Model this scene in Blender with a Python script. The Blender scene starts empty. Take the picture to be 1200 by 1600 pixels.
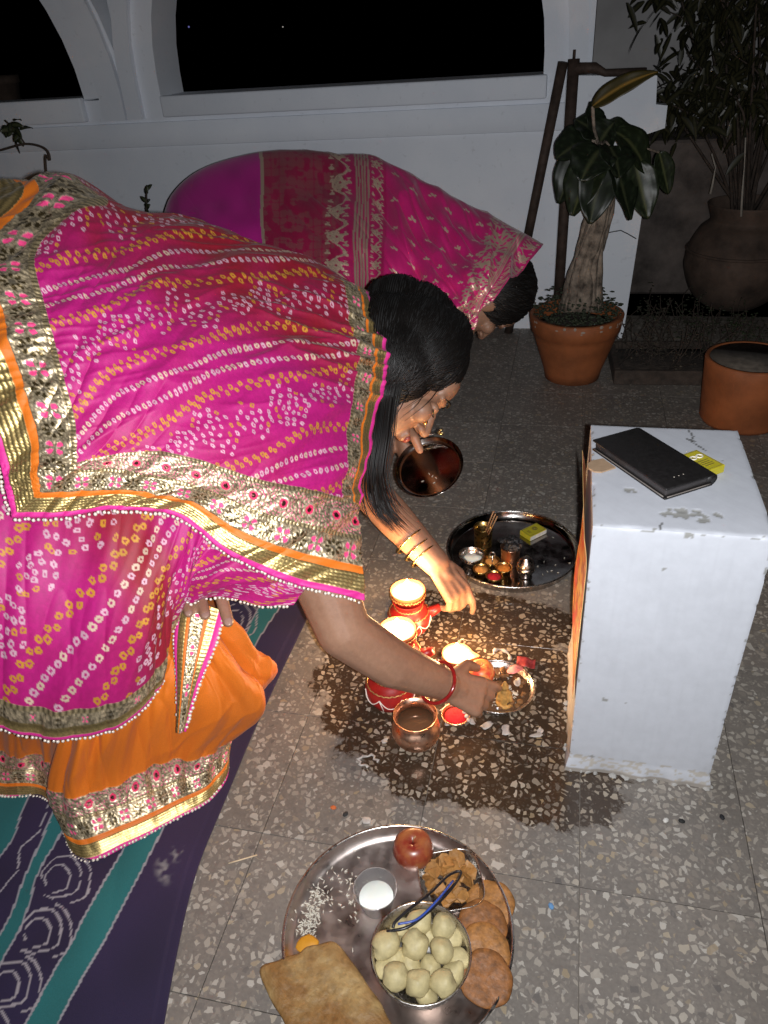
import bpy, bmesh, math, random
import numpy as np
from mathutils import Vector, Matrix
random.seed(7); rng = np.random.default_rng(7)
scene = bpy.context.scene
COL = scene.collection
pi = math.pi

# ------------------------------------------------------------------ camera
CAM_H, FOC = 1.074, 1175.0                      # metres; focal length in pixels of a 1200 x 1600 frame
PITCH, ROLL, YAW = math.radians(33.1), math.radians(-4.26), math.radians(14.9)
def _axes():
    f = np.array([0, math.cos(PITCH), -math.sin(PITCH)]); u = np.array([0, math.sin(PITCH), math.cos(PITCH)]); r = np.array([1., 0, 0])
    r, u = r*math.cos(ROLL)+u*math.sin(ROLL), -r*math.sin(ROLL)+u*math.cos(ROLL)
    c, s = math.cos(YAW), math.sin(YAW)
    R = np.array([[c, -s, 0], [s, c, 0], [0, 0, 1]])
    return R@f, R@r, R@u
CF, CR, CU = _axes()
CC = np.array([0, 0, CAM_H])
cam_d = bpy.data.cameras.new('camera'); cam = bpy.data.objects.new('camera', cam_d); COL.objects.link(cam)
cam_d.sensor_fit = 'VERTICAL'; cam_d.sensor_height = 24; cam_d.lens = FOC/1600*24
cam_d.clip_start = .02; cam_d.clip_end = 200
cam.matrix_world = Matrix(((CR[0], CU[0], -CF[0], CC[0]), (CR[1], CU[1], -CF[1], CC[1]), (CR[2], CU[2], -CF[2], CC[2]), (0, 0, 0, 1)))
scene.camera = cam

# ------------------------------------------------------------------ night sky, moon, the flash that lit the picture, exposure
world = bpy.data.worlds.new('World'); scene.world = world; world.use_nodes = True
wn = world.node_tree
sky = wn.nodes.new('ShaderNodeTexSky'); sky.sky_type = 'NISHITA'; sky.sun_disc = False
sky.sun_elevation = math.radians(-9); sky.sun_rotation = math.radians(200)
wn.links.new(sky.outputs[0], wn.nodes['Background'].inputs[0]); wn.nodes['Background'].inputs[1].default_value = .05
moon_d = bpy.data.lights.new('moonlight', 'SUN'); moon_d.energy = .004; moon_d.angle = math.radians(.5); moon_d.color = (.8, .88, 1)
moon = bpy.data.objects.new('moonlight', moon_d); COL.objects.link(moon); moon.rotation_euler = (math.radians(35), 0, math.radians(150))
flash_d = bpy.data.lights.new('phone_flash', 'SPOT'); flash_d.energy = 88; flash_d.color = (.97, .98, 1.0)
flash_d.shadow_soft_size = .006; flash_d.spot_size = math.radians(140); flash_d.spot_blend = 1.0
flash = bpy.data.objects.new('phone_flash', flash_d); COL.objects.link(flash)
flash.matrix_world = cam.matrix_world@Matrix.Rotation(math.radians(5), 4, 'X'); flash.location = Vector(CC + CR*.022 + CU*-.004 - CF*.004)
scene.view_settings.view_transform = 'Standard'; scene.view_settings.look = 'None'
scene.view_settings.exposure = 0; scene.view_settings.gamma = 1
scene.cycles.use_denoising = True
scene.cycles.max_bounces = 8

# ------------------------------------------------------------------ helpers
def ray(x, y): return CF + (x-600)/FOC*CR + (800-y)/FOC*CU
def A(x, y, ax): return CC + ax*ray(x, y)               # a point of the place: where to look for it and how far along the view
def G(x, y, z=0.):                                      # the same on a level plane
    d = ray(x, y); return CC + d*((z-CAM_H)/d[2])
def W(x, y, t):                                         # the same on a plane parallel to the back wall
    d = ray(x, y); return CC + d*(t/d[1])
def V3(p): return Vector((float(p[0]), float(p[1]), float(p[2])))
def lin(r, g, b):
    return tuple(((c/255+.055)/1.055)**2.4 if c > 10 else c/255/12.92 for c in (r, g, b))

def mesh_from(name, verts, faces):
    me = bpy.data.meshes.new(name)
    verts = np.asarray(verts, dtype=np.float32)
    if isinstance(faces, np.ndarray):
        n = faces.shape[1]
        me.vertices.add(len(verts)); me.vertices.foreach_set('co', verts.ravel())
        me.loops.add(faces.size); me.loops.foreach_set('vertex_index', faces.ravel().astype(np.int32))
        me.polygons.add(len(faces)); me.polygons.foreach_set('loop_start', np.arange(0, faces.size, n, dtype=np.int32))
        me.update(calc_edges=True); me.validate()
    else:
        me.from_pydata([tuple(map(float, v)) for v in verts], [], [tuple(map(int, f)) for f in faces]); me.update()
    return me
def smooth(me, on=True): me.polygons.foreach_set('use_smooth', [on]*len(me.polygons))
def link(name, me, mat=None, parent=None, sm=True):
    o = bpy.data.objects.new(name, me); COL.objects.link(o)
    if mat is not None and me is not None and len(me.materials) == 0: me.materials.append(mat)
    if sm and me is not None: smooth(me)
    if parent is not None:
        o.parent = parent; o.matrix_parent_inverse = Matrix.Translation(-parent.location)
    return o
def obj(name, verts, faces, mat, parent=None, sm=True): return link(name, mesh_from(name, verts, faces), mat, parent, sm)
def tag(o, label, cat, group=None, kind=None):
    o['label'] = label; o['category'] = cat
    if group: o['group'] = group
    if kind: o['kind'] = kind
    return o
def thing(name, label, cat, loc, group=None):
    o = bpy.data.objects.new(name, None); COL.objects.link(o); o.location = V3(loc); o.empty_display_size = .05
    return tag(o, label, cat, group)
def merge(parts):
    vs, fs, n = [], [], 0
    for v, f in parts:
        vs += [tuple(p) for p in v]; fs += [tuple(i+n for i in q) for q in f]; n += len(v)
    return vs, fs
def frame_of(d):
    d = np.asarray(d, float); d = d/np.linalg.norm(d)
    a = np.array([0, 0, 1.]) if abs(d[2]) < .9 else np.array([1., 0, 0])
    s = np.cross(d, a); s /= np.linalg.norm(s); return d, s, np.cross(s, d)
def tube(pts, radii, seg=8, cap=True, flat=1.0):
    pts = np.array([np.asarray(p, float) for p in pts]); n = len(pts)
    if np.isscalar(radii): radii = [radii]*n
    T = np.gradient(pts, axis=0); T /= np.linalg.norm(T, axis=1)[:, None]+1e-12
    d, s, u = frame_of(T[0]); vs = []
    for i in range(n):
        s = s - T[i]*np.dot(s, T[i]); s /= np.linalg.norm(s); u = np.cross(T[i], s)
        for k in range(seg):
            a = 2*pi*k/seg; vs.append(pts[i]+radii[i]*(math.cos(a)*s+flat*math.sin(a)*u))
    fs = [(i*seg+k, i*seg+(k+1) % seg, (i+1)*seg+(k+1) % seg, (i+1)*seg+k) for i in range(n-1) for k in range(seg)]
    if cap: fs += [tuple(range(seg))[::-1], tuple((n-1)*seg+k for k in range(seg))]
    return vs, fs
def spline(pts, n):
    pts = np.array([np.asarray(p, float) for p in pts]); return cr(pts, n)
def crmat(m, n):
    """n samples of a Catmull-Rom curve through m control points, as an n x m matrix"""
    M = np.zeros((n, m)); t = np.linspace(0, m-1, n)
    for i, x in enumerate(t):
        k = min(int(x), m-2); f = x-k
        w = [-.5*f+f*f-.5*f**3, 1-2.5*f*f+1.5*f**3, .5*f+2*f*f-1.5*f**3, -.5*f*f+.5*f**3]
        for j, ww in zip((k-1, k, k+1, k+2), w):
            if j < 0: M[i, 0] += 2*ww; M[i, 1] -= ww
            elif j > m-1: M[i, m-1] += 2*ww; M[i, m-2] -= ww
            else: M[i, j] += ww
    return M
def cr(P, n): return crmat(len(P), n)@P
def lathe(prof, seg=40, M=None, closed=False):
    vs, fs = [], []; n = len(prof)
    for r, z in prof:
        for k in range(seg):
            a = 2*pi*k/seg; vs.append((r*math.cos(a), r*math.sin(a), z))
    for i in range(n-1):
        for k in range(seg): fs.append((i*seg+k, i*seg+(k+1) % seg, (i+1)*seg+(k+1) % seg, (i+1)*seg+k))
    if prof[0][0] > 1e-6: fs.append(tuple(range(seg))[::-1])
    if prof[-1][0] > 1e-6 and not closed: fs.append(tuple((n-1)*seg+k for k in range(seg)))
    if M is not None:
        v = np.array(vs); v = v@np.array(M)[:3, :3].T+np.array(M)[:3, 3]; vs = v
    return vs, fs
def at(p): return np.array([[1, 0, 0, p[0]], [0, 1, 0, p[1]], [0, 0, 1, p[2]], [0, 0, 0, 1.]])
def orient(p, x, y, z):
    M = np.eye(4); M[:3, 0] = x; M[:3, 1] = y; M[:3, 2] = z; M[:3, 3] = p; return M
def rotz(a, p=(0, 0, 0)):
    c, s = math.cos(a), math.sin(a); return np.array([[c, -s, 0, p[0]], [s, c, 0, p[1]], [0, 0, 1, p[2]], [0, 0, 0, 1.]])
def xf(v, M): return np.asarray(v, float)@np.asarray(M)[:3, :3].T+np.asarray(M)[:3, 3]
def sphere(c, r, nu=10, nv=7, M=None):
    r = np.array([r]*3 if np.isscalar(r) else r); vs = [(0, 0, -1)]
    for j in range(1, nv):
        b = -pi/2+pi*j/nv
        for k in range(nu): vs.append((math.cos(b)*math.cos(2*pi*k/nu), math.cos(b)*math.sin(2*pi*k/nu), math.sin(b)))
    vs.append((0, 0, 1)); L = len(vs)-1
    fs = [(0, 1+(k+1) % nu, 1+k) for k in range(nu)]
    for j in range(nv-2):
        for k in range(nu): fs.append((1+j*nu+k, 1+j*nu+(k+1) % nu, 1+(j+1)*nu+(k+1) % nu, 1+(j+1)*nu+k))
    fs += [(1+(nv-2)*nu+k, 1+(nv-2)*nu+(k+1) % nu, L) for k in range(nu)]
    v = np.array(vs)*r
    if M is not None: v = v@np.asarray(M)[:3, :3].T
    return v+np.asarray(c), fs
def bevel_box(sx, sy, sz, bev=.003, seg=2, M=None):
    bm = bmesh.new(); bmesh.ops.create_cube(bm, size=1); bmesh.ops.scale(bm, vec=(sx, sy, sz), verts=bm.verts)
    if bev: bmesh.ops.bevel(bm, geom=list(bm.edges), offset=bev, segments=seg, affect='EDGES', profile=.5)
    v = np.array([q.co[:] for q in bm.verts]); bm.verts.index_update(); f = [tuple(q.index for q in p.verts) for p in bm.faces]; bm.free()
    if M is not None: v = xf(v, M)
    return v, f
def prism(poly, axis, t0, t1):
    """outline in the plane across `axis` (1: x,z outline along y; 2: x,y outline along z)"""
    n = len(poly); vs = []
    for t in (t0, t1):
        for p in poly: vs.append((p[0], t, p[1]) if axis == 1 else (p[0], p[1], t))
    fs = [tuple(range(n)), tuple(range(2*n-1, n-1, -1))]+[(i, i+n, (i+1) % n+n, (i+1) % n) for i in range(n)]
    return vs, fs
def vnoise(x, y, s, seed=0):
    """smooth value noise of numpy arrays"""
    r = np.random.default_rng(seed).random((64, 64)); x = np.asarray(x)*s+100; y = np.asarray(y)*s+100
    i = np.floor(x).astype(int); j = np.floor(y).astype(int); f = x-i; g = y-j; f = f*f*(3-2*f); g = g*g*(3-2*g)
    a = r[i % 64, j % 64]; b = r[(i+1) % 64, j % 64]; c = r[i % 64, (j+1) % 64]; d = r[(i+1) % 64, (j+1) % 64]
    return (a*(1-f)+b*f)*(1-g)+(c*(1-f)+d*f)*g
def seg_dist(px, py, pts):
    d = np.full(px.shape, 1e9)
    for (x0, y0), (x1, y1) in zip(pts[:-1], pts[1:]):
        dx, dy = x1-x0, y1-y0; t = np.clip(((px-x0)*dx+(py-y0)*dy)/(dx*dx+dy*dy+1e-12), 0, 1)
        d = np.minimum(d, np.hypot(px-x0-t*dx, py-y0-t*dy))
    return d
def set_attr(me, name, arr, kind='FLOAT_COLOR'):
    at_ = me.attributes.new(name, kind, 'POINT')
    if kind == 'FLOAT_COLOR':
        c = np.ones((len(arr), 4), np.float32); c[:, :3] = arr; at_.data.foreach_set('color', c.ravel())
    else: at_.data.foreach_set('value', np.asarray(arr, np.float32))

# ------------------------------------------------------------------ materials
class NT:
    def __init__(s, name):
        s.m = bpy.data.materials.new(name); s.m.use_nodes = True; s.t = s.m.node_tree
        s.b = s.t.nodes['Principled BSDF']; s.out = s.t.nodes['Material Output']
    def n(s, kind, **kw):
        q = s.t.nodes.new('ShaderNode'+kind)
        for k, v in kw.items():
            if k in q.inputs and not hasattr(q, k): s.set(q.inputs[k], v)
            else: setattr(q, k, v)
        return q
    def set(s, sock, v):
        if isinstance(v, bpy.types.NodeSocket): s.t.links.new(v, sock)
        elif isinstance(v, (tuple, list)) and len(v) == 3 and sock.type == 'RGBA': sock.default_value = (*v, 1)
        else: sock.default_value = v
    def math(s, op, a, b=0., c=None, clamp=False):
        q = s.t.nodes.new('ShaderNodeMath'); q.operation = op; q.use_clamp = clamp
        s.set(q.inputs[0], a); s.set(q.inputs[1], b)
        if c is not None: s.set(q.inputs[2], c)
        return q.outputs[0]
    def mix(s, f, a, b, blend='MIX'):
        q = s.t.nodes.new('ShaderNodeMix'); q.data_type = 'RGBA'; q.blend_type = blend
        s.set(q.inputs[0], f); s.set(q.inputs[6], a); s.set(q.inputs[7], b); return q.outputs[2]
    def noise(s, scale, detail=4, rough=.6, vec=None, out=0):
        q = s.t.nodes.new('ShaderNodeTexNoise'); q.inputs['Scale'].default_value = scale; q.inputs['Detail'].default_value = detail; q.inputs['Roughness'].default_value = rough
        s.set(q.inputs['Vector'], vec if vec is not None else s.pos()); return q.outputs[out]
    def pos(s):
        return s.t.nodes.new('ShaderNodeNewGeometry').outputs['Position']
    def ramp(s, f, stops):
        q = s.t.nodes.new('ShaderNodeValToRGB'); s.set(q.inputs[0], f); e = q.color_ramp.elements
        while len(e) < len(stops): e.new(.5)
        for i, (p, c) in enumerate(stops): e[i].position = p; e[i].color = (*c, 1) if len(c) == 3 else c
        return q.outputs[0]
    def rng(s, f, a, b, c=0., d=1.):
        q = s.t.nodes.new('ShaderNodeMapRange'); q.clamp = True
        for i, v in enumerate((f, a, b, c, d)): s.set(q.inputs[i], v)
        return q.outputs[0]
    def bump(s, h, strength=.3, dist=.002):
        q = s.t.nodes.new('ShaderNodeBump'); q.inputs['Strength'].default_value = strength; q.inputs['Distance'].default_value = dist
        s.set(q.inputs['Height'], h); s.set(s.b.inputs['Normal'], q.outputs[0])
    def p(s, **kw):
        for k, v in kw.items(): s.set(s.b.inputs[k.replace('_', ' ')], v)
        return s
def plain(name, col, rough=.6, metal=0., var=.18, scale=25, bump=.15, bscale=220, bdist=.0008, **kw):
    t = NT(name); f = t.rng(t.noise(scale, 5), .3, .7)
    c = np.array(col)
    t.p(Base_Color=t.mix(f, tuple(c*(1-var)), tuple(np.minimum(c*(1+var), 1))), Roughness=t.rng(t.noise(scale*2.3, 4), .3, .7, max(.03, rough-.1), min(1, rough+.1)), Metallic=metal)
    if bump: t.bump(t.noise(bscale, 3), bump, bdist)
    if kw: t.p(**kw)
    return t.m

def cloth_mat(name, sheen=.25, rough=.62, metal_rough=.40):
    t = NT(name)
    a = t.n('Attribute', attribute_name='col'); m = t.n('Attribute', attribute_name='met')
    f = t.rng(t.noise(900, 2), .3, .7, .86, 1.12)
    t.p(Base_Color=t.mix(1., a.outputs['Color'], t.n('CombineColor', Red=f, Green=f, Blue=f).outputs[0], 'MULTIPLY'), Metallic=m.outputs['Fac'], Roughness=t.rng(m.outputs['Fac'], 0, 1, rough, metal_rough))
    t.b.inputs['Sheen Weight'].default_value = sheen; t.b.inputs['Sheen Roughness'].default_value = .4
    t.bump(t.noise(700, 2), .25, .0006)
    return t.m
M = {}
M['cloth'] = cloth_mat('printed_sari_silk', .06); M['brocade'] = cloth_mat('brocade_silk', .15, .42, .4)
M['cotton'] = cloth_mat('printed_cotton', .1, .9)
def attr_mat(name, rough=.6, metal=0., bump=.2, bscale=150, bd=.001, **kw):
    t = NT(name); a = t.n('Attribute', attribute_name='col'); f = t.rng(t.noise(60, 5), .3, .7, .95, 1.03)
    t.p(Base_Color=t.mix(1., a.outputs['Color'], t.n('CombineColor', Red=f, Green=f, Blue=f).outputs[0], 'MULTIPLY'), Roughness=rough, Metallic=metal)
    t.bump(t.noise(bscale, 4), bump, bd)
    if kw: t.p(**kw)
    return t.m
M['painted_block'] = attr_mat('white_painted_plaster', .55, 0, .05, 90, .001)
M['leafcol'] = attr_mat('leaf_surface', .42, 0, .1, 80)
M['print'] = attr_mat('glossy_print', .35, 0, .02)
M['food'] = attr_mat('food_surface', .6, 0, .7, 130, .003)

def skin(name, col):
    t = NT(name); c = np.array(col); f = t.math('ADD', t.math('MULTIPLY', t.rng(t.noise(14, 5), .3, .7), .6), t.math('MULTIPLY', t.rng(t.noise(130, 4), .35, .65), .4)); g = t.math('ADD', t.noise(420, 3), t.math('MULTIPLY', t.noise(90, 4), .8))
    t.p(Base_Color=t.mix(f, tuple(c*np.array((.80, .76, .74))), tuple(c*np.array((1.1, 1.1, 1.1)))), Roughness=.5, Subsurface_Weight=.12, Subsurface_Scale=.01)
    t.b.inputs['Subsurface Radius'].default_value = (1, .35, .15)
    t.bump(g, .22, .0012); return t.m
M['skin_a'] = skin('warm_brown_skin', (.30, .165, .105)); M['skin_b'] = skin('tan_skin', (.33, .18, .115))
t = NT('black_hair'); t.p(Base_Color=t.mix(t.noise(30, 3), (.003, .0026, .0026), (.009, .007, .006)), Roughness=.45); t.b.inputs['Specular IOR Level'].default_value = .4; M['hair'] = t.m
M['hair_brown'] = plain('brown_lit_hair', (.045, .02, .012), .38, 0, .3, 40, 0)

# wall paint: uneven limewash with grime
t = NT('limewashed_wall'); n1 = t.noise(2.2, 6); n2 = t.noise(38, 5)
c = t.mix(t.rng(n1, .35, .65), (.74, .78, .85), (.84, .87, .92)); c = t.mix(t.rng(n2, .62, .8, 0, .35), c, (.32, .32, .33))
t.p(Base_Color=c, Roughness=.85); t.bump(t.noise(120, 5), .25, .002); M['wall'] = t.m
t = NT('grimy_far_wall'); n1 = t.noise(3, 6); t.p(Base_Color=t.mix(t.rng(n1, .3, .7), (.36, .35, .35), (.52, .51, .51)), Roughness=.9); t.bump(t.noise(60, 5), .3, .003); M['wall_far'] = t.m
M['grout'] = plain('grout', (.15, .13, .11), .9)
M['terracotta'] = plain('terracotta', (.36, .125, .045), .75, 0, .35, 14, .35, 140, .0015)
M['terracotta_orange'] = plain('orange_painted_clay', (.27, .082, .025), .7, 0, .3, 11, .3, 120, .0015)
M['clay_dark'] = plain('weathered_clay', (.075, .05, .037), .85, 0, .6, 9, .5, 60, .003)
M['soil'] = plain('dark_soil', (.05, .038, .03), .95, 0, .6, 30, 1, 90, .01)
M['bark_pale'] = plain('pale_bark', (.20, .16, .125), .9, 0, .75, 35, .9, 70, .006)
M['bark_dark'] = plain('dark_bark', (.05, .036, .028), .9, 0, .5, 35, .7, 70, .004)
M['iron'] = plain('rusty_iron_pipe', (.055, .035, .026), .75, .3, .5, 30, .4, 150, .001)
M['steel'] = plain('worn_stainless_steel', (.60, .57, .54), .28, 1., .06, 60, 0)
M['steel_dark'] = plain('dark_reflecting_steel', (.60, .52, .48), .36, 1., .10, 14, 0)
M['steel_black'] = plain('dark_mirror_steel', (.34, .315, .30), .15, 1., .10, 14, 0)
M['brass'] = plain('brass', (.62, .42, .15), .3, 1., .2, 60, .08)
M['copper'] = plain('polished_copper', (.88, .52, .36), .33, 1., .16, 45, .1, 130, .0006)
M['gold'] = plain('gold', (.83, .62, .27), .25, 1., .12, 80, .1)
M['leather'] = plain('black_leatherette', (.009, .008, .008), .5, 0, .2, 60, .25, 500, .0005)
M['glass_red'] = plain('dark_red_glass_bangle', (.26, .012, .012), .16, 0, .2, 60, 0)
M['red_clay'] = plain('red_painted_clay', (.30, .014, .012), .4, 0, .25, 30, .15)
M['white_paint'] = plain('white_paint_line', (.75, .70, .62), .6)
M['pearl'] = plain('pearl', (.72, .64, .55), .22, .15, .1, 100, 0)
M['red_powder'] = plain('vermilion_powder', (.55, .012, .02), .9, 0, .3, 120, .6, 400, .002)
M['orange_powder'] = plain('turmeric_powder', (.62, .19, .02), .95, 0, .25, 120, .6, 400, .002)
M['ochre_powder'] = plain('ochre_powder', (.50, .22, .05), .95, 0, .25, 120, .6, 400, .002)
M['rice'] = plain('rice', (.56, .53, .45), .5, 0, .1, 200, 0)
M['char'] = plain('charcoal_bits', (.018, .017, .018), .6, 0, .6, 120, .5, 300, .003)
M['rubber_black'] = plain('black_plastic', (.012, .011, .014), .35, 0, .1, 50, 0)
M['blue_plastic'] = plain('blue_plastic', (.03, .07, .32), .35, 0, .1, 50, 0)
M['tan_leather'] = plain('tan_leather', (.36, .245, .155), .7, 0, .15, 60, .2)
M['wood_stick'] = plain('wood', (.35, .2, .1), .7, 0, .3, 60, .2)
M['matchwood'] = plain('pale_wood', (.6, .48, .32), .7, 0, .2, 80, .1)
M['petal'] = plain('wilted_white_petal', (.42, .39, .36), .55, 0, .25, 80, .2)
M['pink_petal'] = plain('pink_petal', (.62, .2, .2), .5, 0, .3, 80, .2)
M['maroon_paper'] = plain('maroon_paper', (.2, .025, .03), .5, 0, .3, 80, .2)
t = NT('milk'); t.p(Base_Color=(.82, .8, .74), Roughness=.25, Subsurface_Weight=.2); M['milk'] = t.m
t = NT('dark_water'); t.p(Base_Color=(.10, .055, .03), Roughness=.05, Metallic=0.); M['water'] = t.m
t = NT('clear_plastic'); t.p(Base_Color=(.9, .92, .93), Roughness=.08, Transmission_Weight=.92, IOR=1.3); M['plastic'] = t.m
t = NT('melted_ghee'); t.p(Base_Color=(.92, .82, .6), Roughness=.25, Subsurface_Weight=.3); M['ghee'] = t.m
t = NT('flame'); t.p(Base_Color=(0, 0, 0)); t.b.inputs['Emission Color'].default_value = (1, .62, .24, 1); t.b.inputs['Emission Strength'].default_value = 120; M['flame'] = t.m
t = NT('far_lamp_glow'); t.p(Base_Color=(0, 0, 0)); t.b.inputs['Emission Color'].default_value = (.35, .35, 1, 1); t.b.inputs['Emission Strength'].default_value = .35; M['lamp_blue'] = t.m
t = NT('far_lamp_white'); t.p(Base_Color=(0, 0, 0)); t.b.inputs['Emission Color'].default_value = (1, .95, .9, 1); t.b.inputs['Emission Strength'].default_value = .9; M['lamp_white'] = t.m
M['night_foliage'] = plain('foliage_in_the_dark', (.03, .04, .02), .8)

# terrazzo tiles: stone chips in a grey cement, a wet patch round the offerings
t = NT('terrazzo')
gp = t.pos(); oi = t.n('ObjectInfo').outputs['Random']
off = t.n('VectorMath', operation='SCALE'); t.set(off.inputs[0], (3.1, 5.7, 0)); t.set(off.inputs['Scale'], t.math('MULTIPLY', oi, 9.))
av = t.n('VectorMath', operation='ADD'); t.set(av.inputs[0], gp); t.set(av.inputs[1], off.outputs[0]); vec = av.outputs[0]
warp = t.n('VectorMath', operation='ADD'); wz = t.n('VectorMath', operation='SCALE'); t.set(wz.inputs[0], t.noise(90, 2, .5, vec, 1)); t.set(wz.inputs['Scale'], .009)
t.set(warp.inputs[0], vec); t.set(warp.inputs[1], wz.outputs[0]); vec = warp.outputs[0]
def chips(scale, edge, keep, seed):
    sh = t.n('VectorMath', operation='ADD'); t.set(sh.inputs[0], vec); t.set(sh.inputs[1], (seed*.37, seed*.91, 0))
    a = t.n('TexVoronoi', feature='DISTANCE_TO_EDGE', voronoi_dimensions='2D'); b = t.n('TexVoronoi', feature='F1', voronoi_dimensions='2D')
    for q in (a, b): t.set(q.inputs['Vector'], sh.outputs[0]); q.inputs['Scale'].default_value = scale
    sep = t.n('SeparateColor'); t.set(sep.inputs[0], b.outputs['Color'])
    e = t.math('ADD', edge, t.math('MULTIPLY', sep.outputs[1], edge*1.6))
    mk = t.math('MULTIPLY', t.rng(a.outputs['Distance'], e, t.math('ADD', e, .035)), t.math('GREATER_THAN', sep.outputs[0], 1-keep))
    return mk, sep.outputs[2]
big, bc = chips(88, .105, .60, 1); sml, sc = chips(150, .14, .60, 5)
hug, hc_ = chips(52, .16, .20, 9)
cement = t.mix(t.rng(t.noise(6, 5), .3, .7), (.155, .137, .119), (.215, .190, .165))
cement = t.mix(t.rng(t.noise(160, 4), .35, .65), cement, t.mix(.5, cement, (.12, .105, .095)))
chipc = lambda f: t.ramp(f, [(0, (.10, .09, .085)), (.1, (.20, .175, .15)), (.28, (.29, .255, .215)), (.6, (.37, .335, .285)), (.85, (.45, .42, .375)), (.93, (.32, .25, .155)), (1, (.22, .19, .17))])
base = t.mix(t.math('MULTIPLY', sml, .42), cement, chipc(sc)); base = t.mix(t.math('MULTIPLY', big, .80), base, chipc(bc)); base = t.mix(t.math('MULTIPLY', hug, .8), base, chipc(hc_)); tn = t.rng(oi, 0, 1, .88, 1.1); base = t.mix(1., base, t.n('CombineColor', Red=tn, Green=tn, Blue=tn).outputs[0], 'MULTIPLY')
# wet patch
wet = None
for (x, y, rx, ry, ang) in [(745, 1060, .26, .20, .2), (640, 1130, .19, .13, .3), (830, 1150, .19, .15, 0), (852, 1228, .14, .08, .0), (790, 965, .22, .075, .15), (560, 1065, .11, .08, .5), (700, 1215, .15, .055, 0)]:
    c0 = G(x, y); d = t.n('VectorMath', operation='SUBTRACT'); t.set(d.inputs[0], gp); t.set(d.inputs[1], tuple(c0))
    rv = t.n('VectorRotate', rotation_type='Z_AXIS'); t.set(rv.inputs['Vector'], d.outputs[0]); t.set(rv.inputs['Angle'], ang)
    ml = t.n('VectorMath', operation='MULTIPLY'); t.set(ml.inputs[0], rv.outputs[0]); t.set(ml.inputs[1], (1/rx, 1/ry, 0))
    ln = t.n('VectorMath', operation='LENGTH'); t.set(ln.inputs[0], ml.outputs[0])
    wet = ln.outputs['Value'] if wet is None else t.math('SMOOTH_MIN', wet, ln.outputs['Value'], .15)
wet = t.math('ADD', wet, t.math('MULTIPLY', t.math('SUBTRACT', t.noise(22, 5, .65), .5), 1.15))
wet = t.rng(wet, .97, .86)
damp = t.mix(1., cement, (.26, .19, .135), 'MULTIPLY'); dbase = t.mix(t.math('MULTIPLY', sml, .25), damp, t.mix(.5, damp, chipc(sc))); dbase = t.mix(t.math('MULTIPLY', big, .9), dbase, t.mix(1., chipc(bc), (.86, .8, .72), 'MULTIPLY'))
base = t.mix(wet, base, dbase)
t.p(Base_Color=base, Roughness=t.math('SUBTRACT', t.rng(t.noise(40, 4), .3, .7, .42, .6), t.math('MULTIPLY', wet, .33)))
t.bump(t.math('ADD', t.noise(140, 4), t.math('MULTIPLY', big, .3)), .18, .0015); M['terrazzo'] = t.m

# ------------------------------------------------------------------ floor of terrazzo tiles
TS, TX, TY = .246, -.4134, .8975
fl = obj('floor', *bevel_box(9, 4.3, .1, 0, M=at((0, 1.02, -.0545))), M['grout'], sm=False); fl['kind'] = 'structure'
tv, tf = bevel_box(TS-.0012, TS-.0012, .012, .0002, 1); tile_me = mesh_from('tile', tv, tf); tile_me.materials.append(M['terrazzo'])
for i in range(-7, 8):
    for j in range(-4, 9):
        x, y = TX+(i+.5)*TS, TY+(j+.5)*TS
        if y+TS/2 > 3.16: continue
        q = link('tile', tile_me, None, fl, False); q.location = (x, y, -.006+random.uniform(-.00015, .00015)); q.rotation_euler = (random.uniform(-.0015, .0015), random.uniform(-.0015, .0015), 0)
soil = obj('soil', *bevel_box(4.0, 3.0, .1, 0, M=at((3.0, 3.6, -.040))), M['soil'], sm=False); soil['kind'] = 'structure'

# ------------------------------------------------------------------ balcony wall with arched openings
TW = 2.986; TH = .20                                    # front face and thickness
def wp(x, y, t=TW): p = W(x, y, t); return (p[0], p[2])
bw = thing('balcony_wall', 'white limewashed balcony wall with two arched openings behind the women', 'wall', (-1., TW, 0))
sR, sL = wp(849, 121)[0], wp(249, 140)[0]; zs = .5*(wp(849, 121)[1]+wp(262, 146)[1])-.002
cx, rad = (sR+sL)/2, (sR-sL)/2
zc = zs+.07
arch = [(cx+rad*math.cos(a), zc+rad*math.sin(a)) for a in np.linspace(0, pi, 25)]
hole1 = [(sR, zs)]+arch+[(sL, zs)]
# the smaller arch on the left
e0 = wp(131, 153); e1 = wp(105, 80); e2 = wp(62, 0)
def circ(p, q, r):
    ax_, ay = p; bx, by = q; cx_, cy = r; d = 2*(ax_*(by-cy)+bx*(cy-ay)+cx_*(ay-by))
    ux = ((ax_**2+ay**2)*(by-cy)+(bx**2+by**2)*(cy-ay)+(cx_**2+cy**2)*(ay-by))/d
    uy = ((ax_**2+ay**2)*(cx_-bx)+(bx**2+by**2)*(ax_-cx_)+(cx_**2+cy**2)*(bx-ax_))/d
    return ux, uy, math.hypot(ax_-ux, ay-uy)
ux, uy, ur = circ(e0, e1, e2); ang0 = math.atan2(e0[1]-uy, e0[0]-ux)
zs2 = e0[1]-.004
arc2 = [(ux+ur*math.cos(a), uy+ur*math.sin(a)) for a in np.linspace(ang0, pi-ang0, 25)]
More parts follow.
